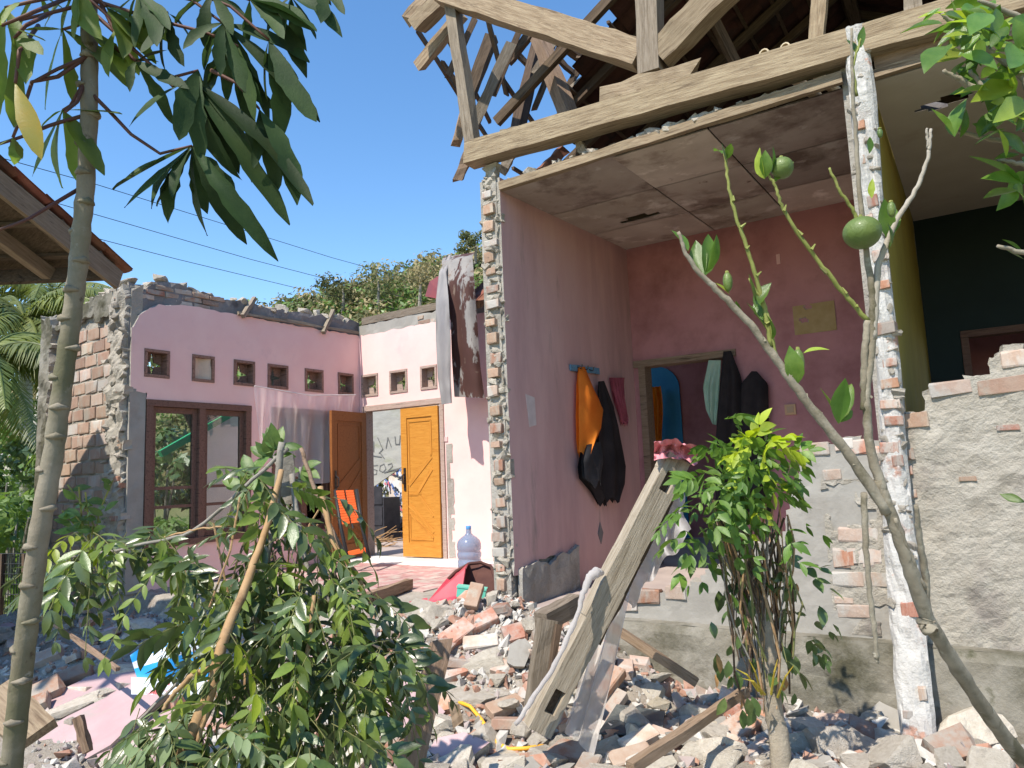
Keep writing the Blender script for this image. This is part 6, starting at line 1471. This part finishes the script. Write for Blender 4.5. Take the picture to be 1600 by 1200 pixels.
def tree(label, px, py, d, h, r, group='single trees on the hill skyline', mt=LEAFF):
    base = at(px, py, d); o = thing('broadleaf_tree', label, 'tree', base, group)
    MB().tube([base-V((0, 0, 1)), base+V((.2, 0, h*.35)), base+V((0, .1, h*.6))], [.2, .14, .05], 7).build('trunk', BARKG, o)
    mb = MB()
    for _ in range(9): clump(mb, base+V((rnd(-r, r)*.8, rnd(-r, r)*.8, h*rnd(.3, .85))), r*rnd(.35, .6), 80, .24)
    tag(mb.build('crown', mt, o, fix=False), kind='stuff')
tree('tall dark tree on the hill just left of the hanging metal sheets', 590, 470, 80, 4.0, 3.0)
tree('rounded tree on the hill crest above the window wall corner', 535, 478, 82, 3.4, 2.6)
tree('thin tree on the hill crest touching the brick pillar', 742, 400, 85, 3.0, 1.6)
tree('dry pale tree on the hill beside the hanging sheets', 655, 470, 70, 4.5, 3.2, mt=MATS['dry_forest_leaf'])
# coconut palms at the left
def palm(label, crown, base_px, d, nfr, Lf, seed):
    random.seed(seed); top = at(crown[0], crown[1], d); bs = at(base_px[0], base_px[1], d); bs.z = -.8
    o = thing('coconut_palm', label, 'tree', bs, 'coconut palms')
    MB().tube([bs, bs.lerp(top, .4)+V((.1, 0, 0)), top], [.2, .15, .13], 10).build('trunk', mat('palm_bark', (.42,.40,.36), (.52,.50,.45), 6, .9, .5, 14, wave=('Z', 3., (.30,.28,.25), (.75,.9), 1.)), o, smooth=True)
    for i in range(nfr):
        a = i*2.4; el = rnd(-.35, 1.1); dh = V((math.cos(a), math.sin(a), 0)); mb = MB(); pts = []
        for j in range(15):
            s = j/14; pts.append(top+dh*Lf*s*math.cos(el*(1-s*.4))+V((0, 0, Lf*(math.sin(el)*s-.75*s*s))))
        mb.tube(pts, [lerp(.035, .008, j/14) for j in range(15)], 5)
        sd = V((-dh.y, dh.x, 0))
        for j in range(1, 60):
            s = j/60; p = along(pts, s); dd = (along(pts, min(1, s+.03))-p).normalized()
            L_ = Lf*.26*math.sin(math.pi*(.15+.8*s))
            for sg in (-1, 1):
                e = (sd*sg*.8+dd*.5+V((0, 0, -.45+rnd(-.25, .2)))).normalized(); w = dd*.025
                m_ = p+e*L_*.5; t_ = p+e*L_+V((0, 0, -L_*.25))
                mb.add([p-w, p+w, m_+w, m_-w, t_], [(0, 1, 2, 3), (3, 2, 4)])
        mb.build('frond', LEAFP, o, fix=False)
    for i in range(5):
        c = top+V((rnd(-.25, .25), rnd(-.25, .25), -.25)); MB().box(c, (.2, .2, .24), Matrix.Rotation(rnd(0, 3), 3, 'Z')).build('x', LEAFP, o) if False else None
palm('coconut palm with a pale slim trunk at the left edge', (38, 498), (42, 860), 17, 22, 3.0, 3)
palm('coconut palm half hidden behind the neighbouring eave', (85, 468), (30, 860), 22, 18, 3.2, 4)
palm('dense low coconut palm at the far left edge', (-25, 560), (-25, 860), 14, 18, 2.6, 8)
random.seed(21)
# bushes left and behind the window wall
def bush(label, px, py, d, w, h, mt=LEAFB, n=14, grp='bushes beyond the houses', leaf=.09):
    b = at(px, py, d); b.z = -.7; o = thing('bush', label, 'bush', b, grp); mb = MB()
    for i in range(n):
        c = b+V((rnd(-w, w), rnd(-w, w)*.6, h*rnd(.15, 1))); clump(mb, c, rnd(.25, .5)*min(w, h)*.7, 90, leaf)
    tag(mb.build('foliage', mt, o, fix=False), kind='stuff')
    for i in range(4): MB().tube([b+V((rnd(-.2, .2), 0, 0)), b+V((rnd(-w, w)*.6, rnd(-.3, .3), h*.8))], [.04, .015], 6).build('stem', BARKG, o)
bush('light green bush left of the cassava stem', 25, 790, 11, 1.0, 1.7)
bush('round bush at the left edge above the fence', 5, 740, 13, 1.3, 2.4)
bush('shaded bush behind the brick end wall', 75, 720, 14, 1.2, 2.6, LEAF1)
bush('tall leafy bush on the slope between palm and brick wall', 55, 660, 18, 1.6, 4.6, LEAFB, 20)
bush('bush on the slope at the far left', -30, 660, 20, 2.2, 4.8, LEAFB, 20)
bush('dark green palm-like bush seen through the left window pane', 250, 740, 11.5, 1.0, 2.5, LEAF1, 16, 'bushes seen through the window')
bush('light bush low behind the left window pane', 290, 800, 10.5, .8, 1.2, LEAFB, 12, 'bushes seen through the window')
bush('bush behind the middle of the window', 210, 760, 12, 1.2, 2.9, LEAF1, 16, 'bushes seen through the window')
# fence at far left
fn_ = thing('wire_fence', 'low dark wire fence at the left edge', 'fence', at(20, 900, 8.5))
A_, B_ = at(-60, 850, 8.8), at(75, 850, 8.4); A_.z = B_.z = .32
for i in range(5):
    p = A_.lerp(B_, i/4); beam('post', (p.x, p.y, -.8), p, .05, .05, WOODD, fn_, up=(1, 0, 0))
for z_ in (0, .12, .24, .36, .48): MB().tube([A_-V((0, 0, z_)), B_-V((0, 0, z_))], .006, 5).build('wire', BLKP, fn_)
for i in range(34):
    p = A_.lerp(B_, i/33); MB().tube([p, p-V((0, 0, .8))], .005, 4).build('wire', BLKP, fn_)
# roof strip of a far shed at left
sd = thing('far_shed', 'small pale roofed shed in the greenery at the left edge', 'shed', at(0, 740, 24))
s0 = at(0, 706, 24); MB().poly([s0+V((-2, 0, -.3)), s0+V((.45, .3, -.1)), s0+V((.3, 1.5, .25)), s0+V((-2, 1.5, .2))], (0, 0, .05)).build('roof', mat('pale_roof', (.5,.48,.46), (.58,.55,.52), 4, .8, .1, 10), sd)
MB().box2(s0+V((-1.9, .3, -2.5)), s0+V((.1, 1.2, -.32))).build('wall', mat('shed_wall', (.4,.36,.3), (.45,.4,.34), 4, .9, .1, 10), sd)
# overhead wires
WIRE = mat('black_wire', (.015,.015,.018), None, rough=.6, bump=0)
def owire(label, pts):
    P_ = [at(*p) for p in pts]; o = thing('overhead_wire', label, 'wire', P_[-1], 'overhead wires')
    MB().tube([along(P_, i/30) for i in range(31)], [.011]*31, 5).build('wire', WIRE, o)
owire('topmost overhead wire crossing the blue sky', [(-200,190,16),(150,288,22),(340,347,26),(520,403,31),(700,452,38),(780,470,42)])
owire('middle overhead wire crossing the blue sky', [(-200,238,16),(98,320,21),(145,334,22),(391,405,27),(526,440,31),(700,480,37)])
owire('lowest overhead wire crossing the blue sky', [(-200,275,16),(165,376,22),(277,405,25),(472,452,30),(640,488,36)])
po = thing('utility_pole', 'grey utility pole carrying the overhead wires far behind the houses', 'pole', at(790, 730, 44))
MB().tube([at(790, 745, 43), at(785, 430, 43)], [.14, .09], 8).build('pole', BARKG, po)
